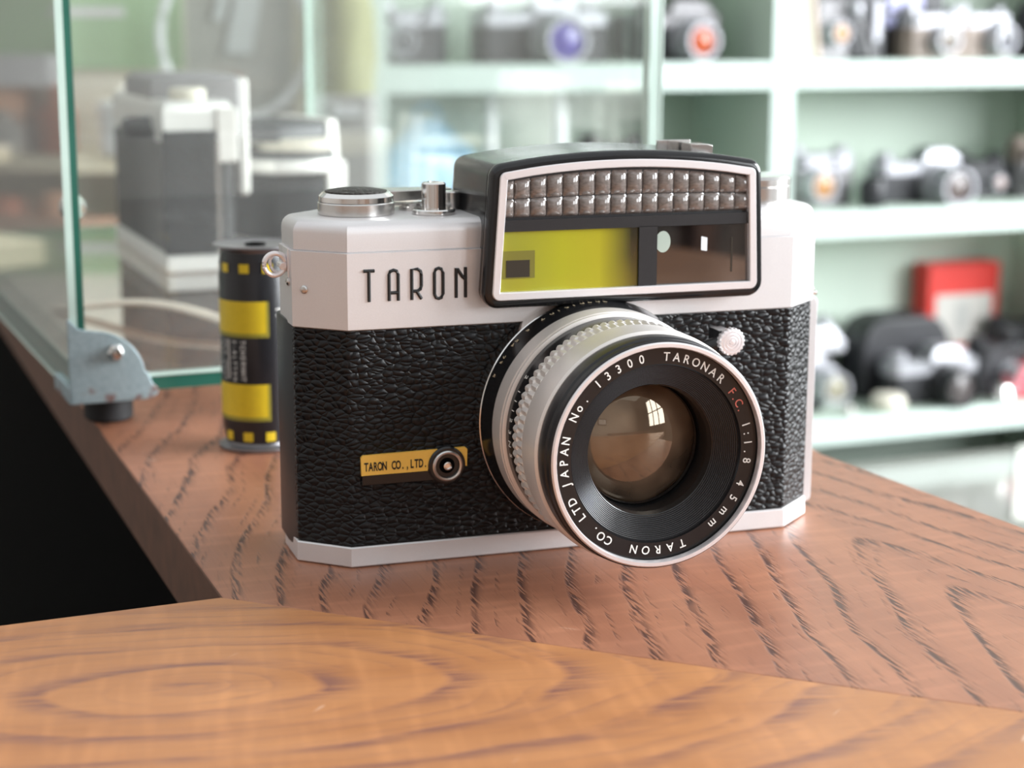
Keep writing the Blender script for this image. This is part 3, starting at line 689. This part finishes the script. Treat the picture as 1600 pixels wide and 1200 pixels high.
# coiled pale strap on the floor of the case
g = g_(); pth = []
for k in range(60):
    u = k/59; x = 18+u*66; y = 138-u*105+12*sin(u*pi*1.2); z = CZ+1.6+5*sin(u*pi)**2
    pth.append((x, y, z))
g.tube(pth, 3.6, 10, flat=.35)
pth = [(84-u*20, 33+u*8+10*sin(u*pi), CZ+1.6+3*sin(u*pi)) for u in [k/20 for k in range(21)]]
pth += [(64+u*70, 41-u*10, CZ+1.7+1.2*sin(u*pi)) for u in [k/20 for k in range(1, 21)]]
g.tube(pth, 2.6, 10, flat=.4)
o = g.build('leather_strap', M['strap'], None); o.location = CO; o.rotation_euler = (0, 0, CA)
tag(o, 'pale leather strap curling across the glass floor of the case', 'strap')

# ------------------------------------------------------------------ shelving
PH = radians(22); PS = Vector((.275, 1.85, 0))
def spt(s, t, z): return (PS.x+s*cos(PH)-t*sin(PH), PS.y+s*sin(PH)+t*cos(PH), z)
M['mint'] = simple('mint_green_paint', (.56, .655, .565), .55, noise=.05, nscale=8)
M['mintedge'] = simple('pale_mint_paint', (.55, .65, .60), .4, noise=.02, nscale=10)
SH = empty('shelving_unit', (PS.x, PS.y, -.75), PH, 'mint green open shelving unit with white-edged shelves behind the camera', 'shelves')
def sg(): return G(Matrix.Translation((0, 0, .75)))
s0, s1 = -.448, .885
g = sg(); g.box(s0, s1, .165, .18, -.75, .62); g.build('back_panel', M['mint'], SH)
zs = [(.052, .078), (-.104, -.077), (-.327, -.300), (.27, .296), (.50, .526)]
for k, s in enumerate((-.435, 0, .435, .872)):
    g = sg(); g.box(s-.0125, s+.0125, .002, .165, -.75, .62); d = g.build('divider', M['mint'], SH)
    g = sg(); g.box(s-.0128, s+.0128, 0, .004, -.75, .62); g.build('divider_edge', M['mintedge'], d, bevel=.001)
for za, zb in zs:
    for s in (-.435, 0, .435):
        g = sg(); g.box(s+.0127, s+.4223, .004, .165, za, zb); d = g.build('shelf', M['mint'], SH)
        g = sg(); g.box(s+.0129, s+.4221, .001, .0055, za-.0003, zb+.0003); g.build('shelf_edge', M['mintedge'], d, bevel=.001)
Z1, Z2, Z3 = .0785, -.0765, -.2995

LG = {}
def lens_col(c):
    if c not in LG: LG[c] = simple('far_lens_%d' % len(LG), tuple(x*.6 for x in c), .25, 0, 1.5, 0.3)
    return LG[c]
M['farblack'] = simple('black_far_leather', (.02, .02, .024), .45, noise=.3, nscale=300)
M['farsilver'] = simple('far_silver', (.40, .40, .43), .42, .5, noise=.05, nscale=200)
M['fargrey'] = simple('far_grey', (.17, .165, .17), .4, .4, noise=.2, nscale=100)
def shelf_cam(name, s, t, z, w, h, label, style='slr', top='farsilver', lensc=(.05, .05, .09), lx=0., rot=0., lr=.02, llen=.03, body='farblack', ring_='farsilver', cat='camera', group=None, back_d=.034):
    group = group or {Z1: 'cameras on the top shelf', Z2: 'cameras on the middle shelf', Z3: 'cameras on the bottom shelf'}[z]
    o = empty(name, spt(s, t, z), PH+rot, label, cat, group)
    b = [(-w/2, .008), (-w/2+.008, 0), (w/2-.008, 0), (w/2, .008), (w/2, back_d-.006), (w/2-.006, back_d), (-w/2+.006, back_d), (-w/2, back_d-.006)]
    g = G(); g.prism(b, 0, h*.68); g.build('camera_body', M[body], o, bevel=.001)
    g = G(); g.loft([ring(b, h*.68), ring(b, h*.93), ring(offset(b, .002), h*.97)]); g.build('top_plate', M[top], o)
    if style == 'slr':
        p0 = [(lx-.024, -.004), (lx+.024, -.004), (lx+.022, back_d), (lx-.022, back_d)]
        p1 = [(lx-.012, .002), (lx+.012, .002), (lx+.011, back_d-.004), (lx-.011, back_d-.004)]
        g = G(); g.loft([ring(p0, h*.9), ring(p0, h*1.05), ring(p1, h*1.28)]); g.build('prism_housing', M[top], o, bevel=.002)
    elif style == 'rf':
        g = G(); g.box(-w*.42, -w*.30, -.002, .01, h*.74, h*.90); g.build('finder_window', M['blackgloss'], o, bevel=.0006)
        g = G(); g.box(w*.10, w*.2, -.002, .01, h*.76, h*.88); g.build('finder_window', M['blackgloss'], o, bevel=.0006)
    for sx, rr, hh in ((-.36, .010, .010), (.36, .008, .008)):
        g = G(); g.lathe([(rr, 0), (rr, hh*.8), (rr*.8, hh), (.0001, hh)], Matrix.Translation((sx*w, back_d*.5, h*.96)), 24); g.build('dial', M[top], o)
    A = Matrix.Translation((lx, 0, h*.42)) @ Matrix.Rotation(pi/2, 4, 'X')
    g = G(); g.lathe([(lr*1.15, 0), (lr*1.15, .006), (lr, .008), (lr, llen*.8), (lr*.94, llen), (lr*.8, llen), (lr*.72, llen*.86)], A, 40, caps=False); ln = g.build('lens_barrel', M[ring_], o)
    g = G(); g.lathe([(lr*.8, llen*.82), (lr*.5, llen*.90), (.0001, llen*.95)], A, 32, caps=False); g.build('lens_glass', lens_col(lensc), ln)
    return o
# right compartment, top shelf
shelf_cam('box_camera', .083, .045, Z1, .052, .066, 'grey twin-lens camera with an orange lens on the top right shelf', 'rf', 'fargrey', (.75, .38, .14), lr=.012, llen=.02, body='fargrey')
o = empty('folding_bellows_camera', spt(.127, .05, Z1), PH, 'black upright folding camera with curved strap and silver bar on the top right shelf', 'camera')
g = G(); g.box(-.024, .024, 0, .04, 0, .11); g.build('camera_body', M['farblack'], o, bevel=.004)
g = G(); g.box(.006, .015, -.006, 0, .018, .062); g.build('silver_bar', M['farsilver'], o, bevel=.002)
g = G(); g.tube([(-.022+.006*sin(u*3)+u*u*.02, -.012, .052-u*.050) for u in [k/16 for k in range(17)]], .0035, 8); g.build('strap', M['fargrey'], o)
g = G(); g.sphere((-.020, -.01, .052), .008, seg=16, sc=(1, 1, 1.3)); g.build('strap_ring', M['farsilver'], o)
o = empty('black_box', spt(.205, .095, Z1), PH, 'black box with a lilac label behind the silver cameras on the top right shelf', 'box')
g = G(); g.box(-.052, .052, 0, .06, 0, .105); g.build('box_body', M['farblack'], o, bevel=.002)
M['lilac'] = simple('lilac_paper', (.42, .42, .68), .5)
g = G(); g.box(-.022, .022, -.001, 0, .052, .070); g.build('box_label', M['lilac'], o)
g = G(); g.box(-.050, .046, -.001, 0, .034, .046); g.build('box_stripe', M['lilac'], o)
M['tanleather'] = simple('taupe_leather', (.24, .19, .16), .5, noise=.2, nscale=200)
shelf_cam('compact_camera', .212, .04, Z1, .078, .050, 'silver and taupe compact camera in front of the black box on the shelf', 'rf', 'farsilver', (.2, .16, .12), lx=.004, lr=.015, llen=.016, body='tanleather')
shelf_cam('compact_camera', .283, .05, Z1, .078, .050, 'silver and taupe compact camera right of its twin on the top right shelf', 'rf', 'farsilver', (.08, .08, .10), lx=.010, lr=.016, llen=.020, body='tanleather', rot=.15)
shelf_cam('black_camera', .372, .04, Z1, .085, .055, 'black camera cut by the right picture edge on the top shelf', 'rf', 'farblack', (.1, .1, .1), lr=.017)
M['tan'] = simple('tan_card', (.62, .50, .42), .7)
M['mintcard'] = simple('pale_green_card', (.58, .68, .60), .6)
o = empty('green_folder', spt(.042, .02, Z1), PH, 'pale green folder with a tan spine leaning on the shelf divider', 'folder')
g = G(); g.add([(-.024, .0, 0), (.006, .0, 0), (.006, .13, 0), (-.024, .13, 0), (-.026, 0, .12), (-.010, 0, .12), (-.010, .13, .12), (-.026, .13, .12)], [(0, 1, 2, 3), (4, 5, 6, 7), (0, 1, 5, 4), (1, 2, 6, 5), (2, 3, 7, 6), (3, 0, 4, 7)]); g.build('folder_cover', M['mintcard'], o)
g = G(); g.tube([(.0065, -.001, .002), (-.0095, -.001, .12)], .004, 8); g.build('folder_spine', M['tan'], o)
# left compartment, top shelf (right of the glass)
shelf_cam('slr_camera', -.092, .045, Z1, .092, .050, 'black single-lens camera with a red-orange lens on the middle top shelf', 'slr', 'fargrey', (.70, .13, .04), lx=.006, lr=.019, llen=.034)
o = tag(G().box(-.036, .036, 0, .04, 0, .045).build('black_pouch', M['farblack'], None, bevel=.006, loc=spt(-.090, .112, Z1+.0), rot=PH), 'soft black pouch behind the red-lens camera on the top shelf', 'pouch')
shelf_cam('silver_camera', -.378, .05, Z1, .070, .052, 'silver-topped camera near the left end of the top shelf, seen through glass', 'rf', 'farsilver', (.1, .1, .12), lx=-.02, lr=.014)
shelf_cam('slr_camera', -.243, .045, Z1, .140, .052, 'silver single-lens camera with a violet lens seen through the glass case', 'slr', 'farsilver', (.16, .12, .55), lx=.008, lr=.024, llen=.036)
# middle shelves
shelf_cam('instant_camera', .083, .05, Z2, .078, .058, 'silver box camera with an amber lens beside the divider on the middle shelf', 'rf', 'farsilver', (.60, .28, .08), lx=-.012, lr=.017, llen=.022, body='fargrey')
o = tag(G().lathe([(.0001, 0), (.012, .001), (.015, .006), (.015, .024), (.012, .030), (.0001, .031)], seg=32).build('lens_cap', M['farblack'], None, loc=spt(.131, .03, Z2)), 'small round black lens standing beside the silver box camera', 'lens')
shelf_cam('slr_camera', .203, .05, Z2, .100, .046, 'silver single-lens camera with a large domed prism on the middle right shelf', 'slr', 'farsilver', (.16, .12, .11), lx=.026, lr=.022, llen=.040)
shelf_cam('black_camera', .296, .06, Z2, .066, .044, 'small black camera with a pinkish lens on the middle right shelf', 'rf', 'farblack', (.60, .42, .38), lx=.016, lr=.0085, llen=.01)
shelf_cam('brown_camera', .366, .05, Z2, .060, .060, 'brown and grey camera at the right edge of the middle shelf', 'rf', 'tanleather', (.2, .15, .1), lr=.015, body='fargrey')
shelf_cam('black_camera', -.160, .05, Z2, .070, .075, 'black camera peeking above the rangefinder hood on the middle shelf', 'rf', 'farblack', (.3, .2, .25), lr=.016)
M['blue'] = simple('pale_blue_plastic', (.30, .55, .75), .35, noise=.2, nscale=40)
M['whiteplastic'] = simple('white_plastic', (.85, .87, .88), .35)
o = empty('blue_bag', spt(-.352, .09, Z2), PH, 'pale blue plastic bag on the middle shelf seen through the glass case', 'bag')
g = G(); g.loft([[(rx*cos(a)*(1+.08*sin(5*a+k)), .028*cos(0)*sin(a)*rx/.05, zz) for a in [2*pi*i/28 for i in range(28)]] for k, (rx, zz) in enumerate(((.045, 0), (.056, .02), (.055, .045), (.042, .070), (.024, .088), (.010, .100)))]); g.build('bag_body', M['blue'], o)
g = G(); g.tube([(.0+.014*cos(u*pi), 0, .098+.016*sin(u*pi)) for u in [k/10 for k in range(11)]], .0025, 8); g.build('bag_handle', M['blue'], o)
def tubebottle(s, h, r, lab):
    o = empty('white_tube', spt(s, .05, Z2), 0, lab, 'tube', 'white tubes on the middle shelf')
    g = G(); g.lathe([(r, 0), (r, h*.82), (r*.6, h*.86), (r*.6, h*.87)], seg=24); g.build('tube_body', M['whiteplastic'], o)
    g = G(); g.lathe([(r*.7, h*.87), (r*.65, h), (.0001, h)], seg=24); g.build('tube_cap', M['whiteplastic'], o)
tubebottle(-.300, .125, .006, 'slim white tube left of the other on the middle shelf, through glass')
tubebottle(-.226, .138, .007, 'taller slim white tube on the middle shelf, through glass')
for i, (s, r, hgt, mk) in enumerate(((-.400, .016, .034, 'tan'), (-.330, .02, .026, 'lilac'), (-.275, .016, .030, 'whiteplastic'))):
    g = G(); g.lathe([(r*.9, 0), (r, .004), (r, hgt*.8), (r*.8, hgt), (.0001, hgt)], seg=28)
    tag(g.build('film_canister', M[mk], None, loc=spt(s, .028, Z2)), ['tan canister at the left end of the middle shelf', 'lilac canister in front of the blue bag', 'white canister right of the blue bag on the middle shelf'][i], 'canister', 'canisters on the middle shelf')
# bottom shelf, right
shelf_cam('silver_camera', .070, .045, Z3, .050, .072, 'silver camera half hidden behind the sharp camera on the bottom shelf', 'slr', 'farsilver', (.45, .42, .30), lx=.018, lr=.018, llen=.03, ring_='farsilver')
shelf_cam('silver_camera', .106, .108, Z3, .076, .086, 'silver-topped camera standing behind, left of the black leather case', 'rf', 'farsilver', (.1, .1, .12), lr=.016)
o = empty('leather_case', spt(.212, .070, Z3), PH, 'domed black leather camera case on the bottom shelf', 'camera case')
g = G(); cs = [[(x, y, z) for x, y in [(-.058*k+.0, -.0), (.058*k, -.0), (.058*k, .055), (-.058*k, .055)]] for k, z in ((1, 0), (1.02, .055), (.98, .07), (.80, .085), (.45, .093))]
g.loft(cs); g.build('case_shell', M['farblack'], o, bevel=.006)
g = G(); g.lathe([(.006, 0), (.006, .002), (.0001, .003)], axis((0, -.001, .03), (0, -1, 0)), 20); g.build('snap_button', M['fargrey'], o)
shelf_cam('slr_camera', .226, .030, Z3, .116, .050, 'silver and black single-lens camera in front of the black case', 'slr', 'farsilver', (.10, .08, .08), lx=.012, lr=.022, llen=.034, ring_='blacksat')
tag(G().lathe([(.0001, 0), (.016, .001), (.020, .008), (.016, .016), (.0001, .019)], seg=28).build('beige_cap', M['creamrib'], None, loc=spt(.160, .026, Z3)), 'small beige cap on the bottom shelf left of the camera', 'cap')
M['red'] = simple('red_card', (.72, .035, .025), .45, noise=.06, nscale=40)
M['greylabel'] = simple('grey_white_label', (.62, .60, .56), .55, noise=.08, nscale=50)
rb = empty('red_box', spt(.326, .127, Z3), PH-.02, 'red cardboard box with a grey-white label at the back of the bottom shelf', 'box')
g = G(); g.box(-.049, .049, 0, .032, 0, .140); g.build('box_body', M['red'], rb, bevel=.0015)
g = G(); g.box(-.038, .040, -.001, .0, .045, .104); g.build('box_label', M['greylabel'], rb)
g = G(); g.box(-.010, .006, -.0015, -.001, .062, .094); g.build('label_picture', simple('faint_grey_print', (.48, .48, .46), .6), rb)
shelf_cam('black_camera', .318, .04, Z3, .060, .060, 'black camera in front of the red box', 'rf', 'farblack', (.08, .08, .08), lx=.01, lr=.012)
shelf_cam('black_camera', .388, .09, Z3, .074, .072, 'black camera at the right end of the bottom shelf behind the pink item', 'rf', 'farblack', (.2, .15, .15), lr=.016)
M['pink'] = simple('glossy_pink_plastic', (.85, .16, .20), .12, noise=.1, nscale=60, coat=1)
g = G(); g.loft([[(.038*k*cos(a), .022*k*sin(a), z) for a in [2*pi*i/28 for i in range(28)]] for k, z in ((.7, 0), (1, .006), (1, .026), (.75, .036), (.2, .040))])
tag(g.build('pink_case', M['pink'], None, loc=spt(.352, .025, Z3), rot=PH), 'glossy pink-red rounded case at the right end of the bottom shelf', 'case')
g = G(); g.lathe([(.0001, 0), (.012, .001), (.014, .006), (.010, .018), (.0001, .022)], seg=24)
tag(g.build('chrome_cap', M['chrome'], None, loc=spt(.300, .012, Z3)), 'small shiny round cap between the black camera and the pink case', 'cap')
g = G(); g.lathe([(.0001, 0), (.007, .001), (.008, .004), (.006, .012), (.0001, .014)], seg=20)
tag(g.build('chrome_cap', M['chrome'], None, loc=spt(.100, .012, Z3)), 'small shiny cap beside the silver camera at the left of the bottom shelf', 'cap')

# low glossy cabinet in front of the shelving, right
M['greytop'] = simple('glossy_grey_laminate', (.33, .33, .30), .10, noise=.15, nscale=12)
o = empty('low_cabinet', spt(.45, -.40, -.75), PH, 'low cabinet with a glossy grey top in front of the shelving, beyond the desk', 'cabinet')
g = G(); g.box(-.50, .50, -.36, .37, 0, .39); g.build('cabinet_body', M['blackmat'], o, bevel=.003)
g = G(); g.box(-.51, .51, -.37, .375, .39, .407); g.build('cabinet_top', M['greytop'], o, bevel=.002)
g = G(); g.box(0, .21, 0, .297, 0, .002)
tag(g.build('paper_sheet', simple('white_paper', (.93, .93, .86), .6), None, loc=spt(.112, -.262, -.3428), rot=PH-.67), 'bright white sheet of paper on the glossy low cabinet top', 'paper')  # pale sheet added in place of a patch of sunlight

# ------------------------------------------------------------------ left background
M['creamwall'] = simple('cream_wall_paint', (.90, .85, .74), .6, noise=.06, nscale=6)
M['greywall'] = simple('grey_wall_paint', (.45, .44, .42), .6, noise=.1, nscale=6)
M['green'] = simple('sage_green_print', (.42, .60, .36), .5, noise=.1, nscale=20)
M['offwhite'] = simple('off_white_card', (.80, .78, .80), .6, noise=.05, nscale=20)
M['terracotta'] = simple('terracotta', (.55, .17, .09), .55, noise=.3, nscale=60)
M['orange'] = simple('orange_brown_cloth', (.68, .34, .20), .7, noise=.15, nscale=30)
M['greycloth'] = simple('grey_cloth', (.42, .40, .38), .8, noise=.2, nscale=60)
M['creamshelf'] = simple('cream_shelf', (.80, .72, .55), .5, noise=.08, nscale=20)
o = empty('cream_cabinet', (-.42, 1.78, -.75), 0, 'cream display cabinet with low shelves at the far left behind the glass case', 'cabinet')
g = G(); g.box(-.35, .20, .14, .16, 0, 1.25); g.build('cabinet_back', M['creamwall'], o)
g = G(); g.box(-.35, .20, -.17, .14, .735, .750); g.build('cabinet_shelf', M['creamshelf'], o, bevel=.002)
g = G(); g.box(-.35, .20, -.22, .14, .640, .664); g.build('cabinet_shelf', M['creamshelf'], o, bevel=.002)
g = G(); g.box(-.35, .20, -.24, .14, .50, .52); g.box(-.35, .20, -.10, .14, 0, .50); g.build('cabinet_base', M['creamwall'], o, bevel=.002)
po = empty('green_poster', (-.40, 1.70, .0), radians(4), 'sage green poster on cream card at the upper left behind the glass', 'poster')
g = G(); g.box(-.16, .092, 0, .004, .074, .150); g.build('poster_sheet', M['green'], po)
g = G(); g.box(-.03, .040, -.001, 0, .122, .130); g.build('poster_stripe', M['offwhite'], po)
g = G(); g.box(-.16, .118, .005, .05, -.0, .30); g.build('poster_backing', M['creamwall'], po)
g = G(); g.box(-.09, .028, -.02, .0, 0, .032); 
tag(g.build('white_carton', M['offwhite'], None, bevel=.001, loc=(-.452, 1.66, .050)), 'flat off-white carton at the upper left picture edge', 'carton')
bpy.data.objects['white_carton'].location = (-.452, 1.66, .0)
o = bpy.data.objects['white_carton']
g = G(); g.box(-.09, .040, -.04, .03, .0606, .088); me2 = g.build('tmp', M['offwhite'], None)
o.data = me2.data; bpy.data.objects.remove(me2)
def jar(name, x, y, z, r, h, mat, lab, cat, neck=.5):
    g = G(); g.lathe([(r*.8, 0), (r, h*.06), (r, h*.6), (r*neck, h*.8), (r*neck, h*.95), (r*.35, h), (.0001, h)], seg=28)
    return tag(g.build(name, mat, None, loc=(x, y, z)), lab, cat)
g = G(); g.lathe([(.035, 0), (.034, .060), (.0001, .060)], seg=28)
tag(g.build('orange_roll', M['orange'], None, loc=(-.475, 1.655, 0.0005)), 'tall orange-brown roll standing at the far left behind the glass', 'roll')
jar('brown_bottle', -.412, 1.64, .0005, .017, .062, M['terracotta'], 'dark red-brown bottle behind the near edge of the case, upper row', 'bottle')
jar('dark_bottle', -.436, 1.66, .0005, .012, .055, simple('dark_brown_glass', (.05, .03, .03), .2), 'slim dark bottle just left of the red-brown bottle', 'bottle')
jar('grey_jar', -.462, 1.63, .0005, .022, .04, M['greycloth'], 'squat grey jar at the left edge in front of the orange roll', 'jar')
jar('red_pot', -.455, 1.60, -.0855, .02, .052, M['terracotta'], 'squat terracotta pot at the left edge on the lower shelf', 'pot', .8)
jar('red_pot', -.412, 1.61, -.0855, .014, .055, M['orange'], 'slim orange pot right of the terracotta pot on the lower shelf', 'pot', .8)
jar('grey_jar', -.372, 1.61, -.0855, .02, .03, M['greycloth'], 'low grey jar on the lower cream shelf behind the glass corner', 'jar', .9)
jar('white_cup', -.345, 1.62, .0005, .024, .050, M['whiteplastic'], 'white cup on the upper cream shelf behind the glass corner', 'cup', 1.1)
# transparent plastic disc pack
o = empty('disc_case', (-.246, 1.62, .0), 0, 'round clear plastic disc case with red and white inserts, upper left', 'disc case')
g = G(); th = [2*pi*k/64 for k in range(64)]
g.tube([(.066*cos(t), 0, .105+.072*sin(t)) for t in th], .004, 8, closed=True); g.build('rim', M['whiteplastic'], o)
g = G(); g.lathe([(.064, 0), (.064, .004)], Matrix.Translation((0, 0, .105)) @ Matrix.Rotation(pi/2, 4, 'X'), 64); g.build('disc', M['glass_clean'], o)
g = G(); g.box(-.045, .05, .008, .012, .034, .17); g.build('insert', M['greylabel'], o)
g = G(); g.box(-.030, .004, .002, .007, .050, .072); g.build('red_insert', M['terracotta'], o)
g = G(); g.add([(-.010, .004, .09), (.014, .004, .09), (.030, .004, .165), (.006, .004, .165)], [(0, 1, 2, 3)]); g.add([(-.02, .004, .12), (-.01, .004, .118), (.0, .004, .16), (-.01, .004, .162)], [(0, 1, 2, 3)]); g.build('white_insert', M['whiteplastic'], o)
g = G(); g.box(-.05, .05, -.012, .03, .0, .03); g.build('stand', M['creamwall'], o, bevel=.002)
# dark stand between cabinet and shelving
M['olivebag'] = simple('olive_yellow_cloth', (.42, .42, .22), .8, noise=.4, nscale=25)
o = empty('grey_stand', (-.146, 1.585, -.75), 0, 'grey display stand between the cream cabinet and the shelving', 'stand')
g = G(); g.box(-.032, .022, 0, .075, 0, .806); g.build('stand_body', M['greywall'], o, bevel=.003)
g = G(); g.box(-.012, .012, -.002, 0, .788, .797); g.build('white_ticket', M['whiteplastic'], o)
g = G(); g.loft([[(.028*k*cos(a)*(1+.1*sin(4*a+z*90)), .03+.03*k*sin(a), z) for a in [2*pi*i/24 for i in range(24)]] for k, z in ((.9, 0), (1, .03), (.92, .07), (.7, .11), (.2, .13))])
tag(g.build('olive_bag', M['olivebag'], None, loc=(-.150, 1.59, .0565)), 'crumpled olive-yellow bag on the grey stand behind the glass', 'bag')

# ------------------------------------------------------------------ room
M['floor'] = simple('dark_carpet', (.003, .003, .003), .95, spec=.05, noise=.3, nscale=200)  # near-black colour paints in the unlit dark below the desk
M['rearwall'] = simple('warm_cream_wall', (.52, .47, .43), .7, noise=.05, nscale=3)
def struct(name, g, m, **k): return tag(g.build(name, m, None, **k), kind='structure')
struct('floor', G().box(-2.6, 2.6, -2.6, 2.7, -.80, -.75), M['floor'])
struct('wall_back', G().box(-2.6, 2.6, 2.62, 2.72, -.75, 1.75), M['greywall'])
struct('wall_left', G().box(-2.7, -2.6, -2.6, 2.7, -.75, 1.75), M['rearwall'])
struct('wall_rear', G().box(-2.6, 2.6, -2.7, -2.6, -.75, 1.75), M['rearwall'])
# right wall with window opening
wy0, wy1, wz0, wz1 = -.2, 2.1, .05, 1.45
g = G(); g.box(2.3, 2.4, -2.6, -1.75, -.75, 1.75); g.box(2.3, 2.4, -.75, wy0, -.75, 1.75); g.box(2.3, 2.4, -1.75, -.75, -.75, .1); g.box(2.3, 2.4, -1.75, -.75, 1.3, 1.75); g.box(2.3, 2.4, wy1, 2.62, -.75, 1.75); g.box(2.3, 2.4, wy0, wy1, -.75, wz0); g.box(2.3, 2.4, wy0, wy1, wz1, 1.75)
struct('wall_right', g, M['rearwall'])
g = G()
for k in range(5):
    y = wy0+(wy1-wy0)*k/4; g.box(2.30, 2.34, y-.02, y+.02, wz0, wz1)
for z in (wz0+.02, (wz0+wz1)/2, wz1-.02): g.box(2.30, 2.34, wy0, wy1, z-.02, z+.02)
struct('window_1', g, M['whiteplastic'])
g = G()
for k in range(4): g.box(2.30, 2.34, -1.75+k/3-.02, -1.75+k/3+.02, .1, 1.3)
for z in (.12, .7, 1.28): g.box(2.30, 2.34, -1.75, -.75, z-.02, z+.02)
struct('window_2', g, M['whiteplastic'])
# unseen framed prints added behind the viewer to show in the lens reflection
for i, (x, z, w, h) in enumerate(((-.9, .55, .3, .2), (-.4, .55, .3, .2), (.2, .5, .4, .3))):
    o = empty('picture_frame', (x, -2.59, z), 0, ['dark framed print furthest left on the wall behind the viewer', 'dark framed print in the middle of the wall behind the viewer', 'larger dark framed print right on the wall behind the viewer'][i], 'picture')
    g = G(); g.box(-w/2, w/2, 0, .02, -h/2, h/2); g.build('frame', M['farblack'], o)
    g = G(); g.box(-w/2+.03, w/2-.03, .02, .024, -h/2+.03, h/2-.03); g.build('print', M['offwhite'], o)
o = empty('side_table', (.9, -1.4, -.75), 0, 'dark wooden table standing behind the viewer', 'table')
g = G(); g.box(-.6, .6, -.35, .35, .70, .73); g.build('table_top', M['woodedge'], o)
for sx in (-.55, .55):
    for sy in (-.3, .3): g = G(); g.box(sx-.02, sx+.02, sy-.02, sy+.02, 0, .70); g.build('leg', M['woodedge'], o)

# ------------------------------------------------------------------ light
wd = bpy.data.worlds.new('world'); SC.world = wd; wd.use_nodes = True
bg = wd.node_tree.nodes['Background']; bg.inputs[0].default_value = (.93, .97, 1.0, 1); bg.inputs[1].default_value = .62
def area(name, loc, target, sx, sy, power, col):
    l = bpy.data.lights.new(name, 'AREA'); l.shape = 'RECTANGLE'; l.size = sx; l.size_y = sy; l.energy = power; l.color = col
    o = bpy.data.objects.new(name, l); COL.objects.link(o); o.location = loc
    o.rotation_euler = (Vector(target)-Vector(loc)).to_track_quat('-Z', 'Y').to_euler(); return o
area('window_daylight', (2.38, .95, .75), (0, .95, .75), 2.3, 1.4, 180, (.93, .97, 1.0))
area('rear_window_daylight', (2.38, -1.25, .7), (0, -1.25, .7), 1.0, 1.2, 26, (.93, .97, 1.0))

# ------------------------------------------------------------------ camera
cd = bpy.data.cameras.new('photo_camera'); co_ = bpy.data.objects.new('photo_camera', cd); COL.objects.link(co_)
cd.sensor_width = 36; cd.lens = 2813/1600*36; cd.clip_start = .01; cd.clip_end = 50
co_.rotation_mode = 'QUATERNION'
q = Matrix.Rotation(pi/2-.206, 3, 'X') @ Matrix.Rotation(.00336, 3, 'Z')
co_.location = (0, 0, .13115); co_.rotation_quaternion = q.to_quaternion()
cd.dof.use_dof = True; cd.dof.focus_distance = .405; cd.dof.aperture_fstop = 15; cd.dof.aperture_blades = 0
SC.camera = co_
SC.view_settings.view_transform = 'Standard'; SC.view_settings.look = 'None'; SC.view_settings.gamma = 1; SC.view_settings.use_curve_mapping = False
SC.view_settings.exposure = 0.52
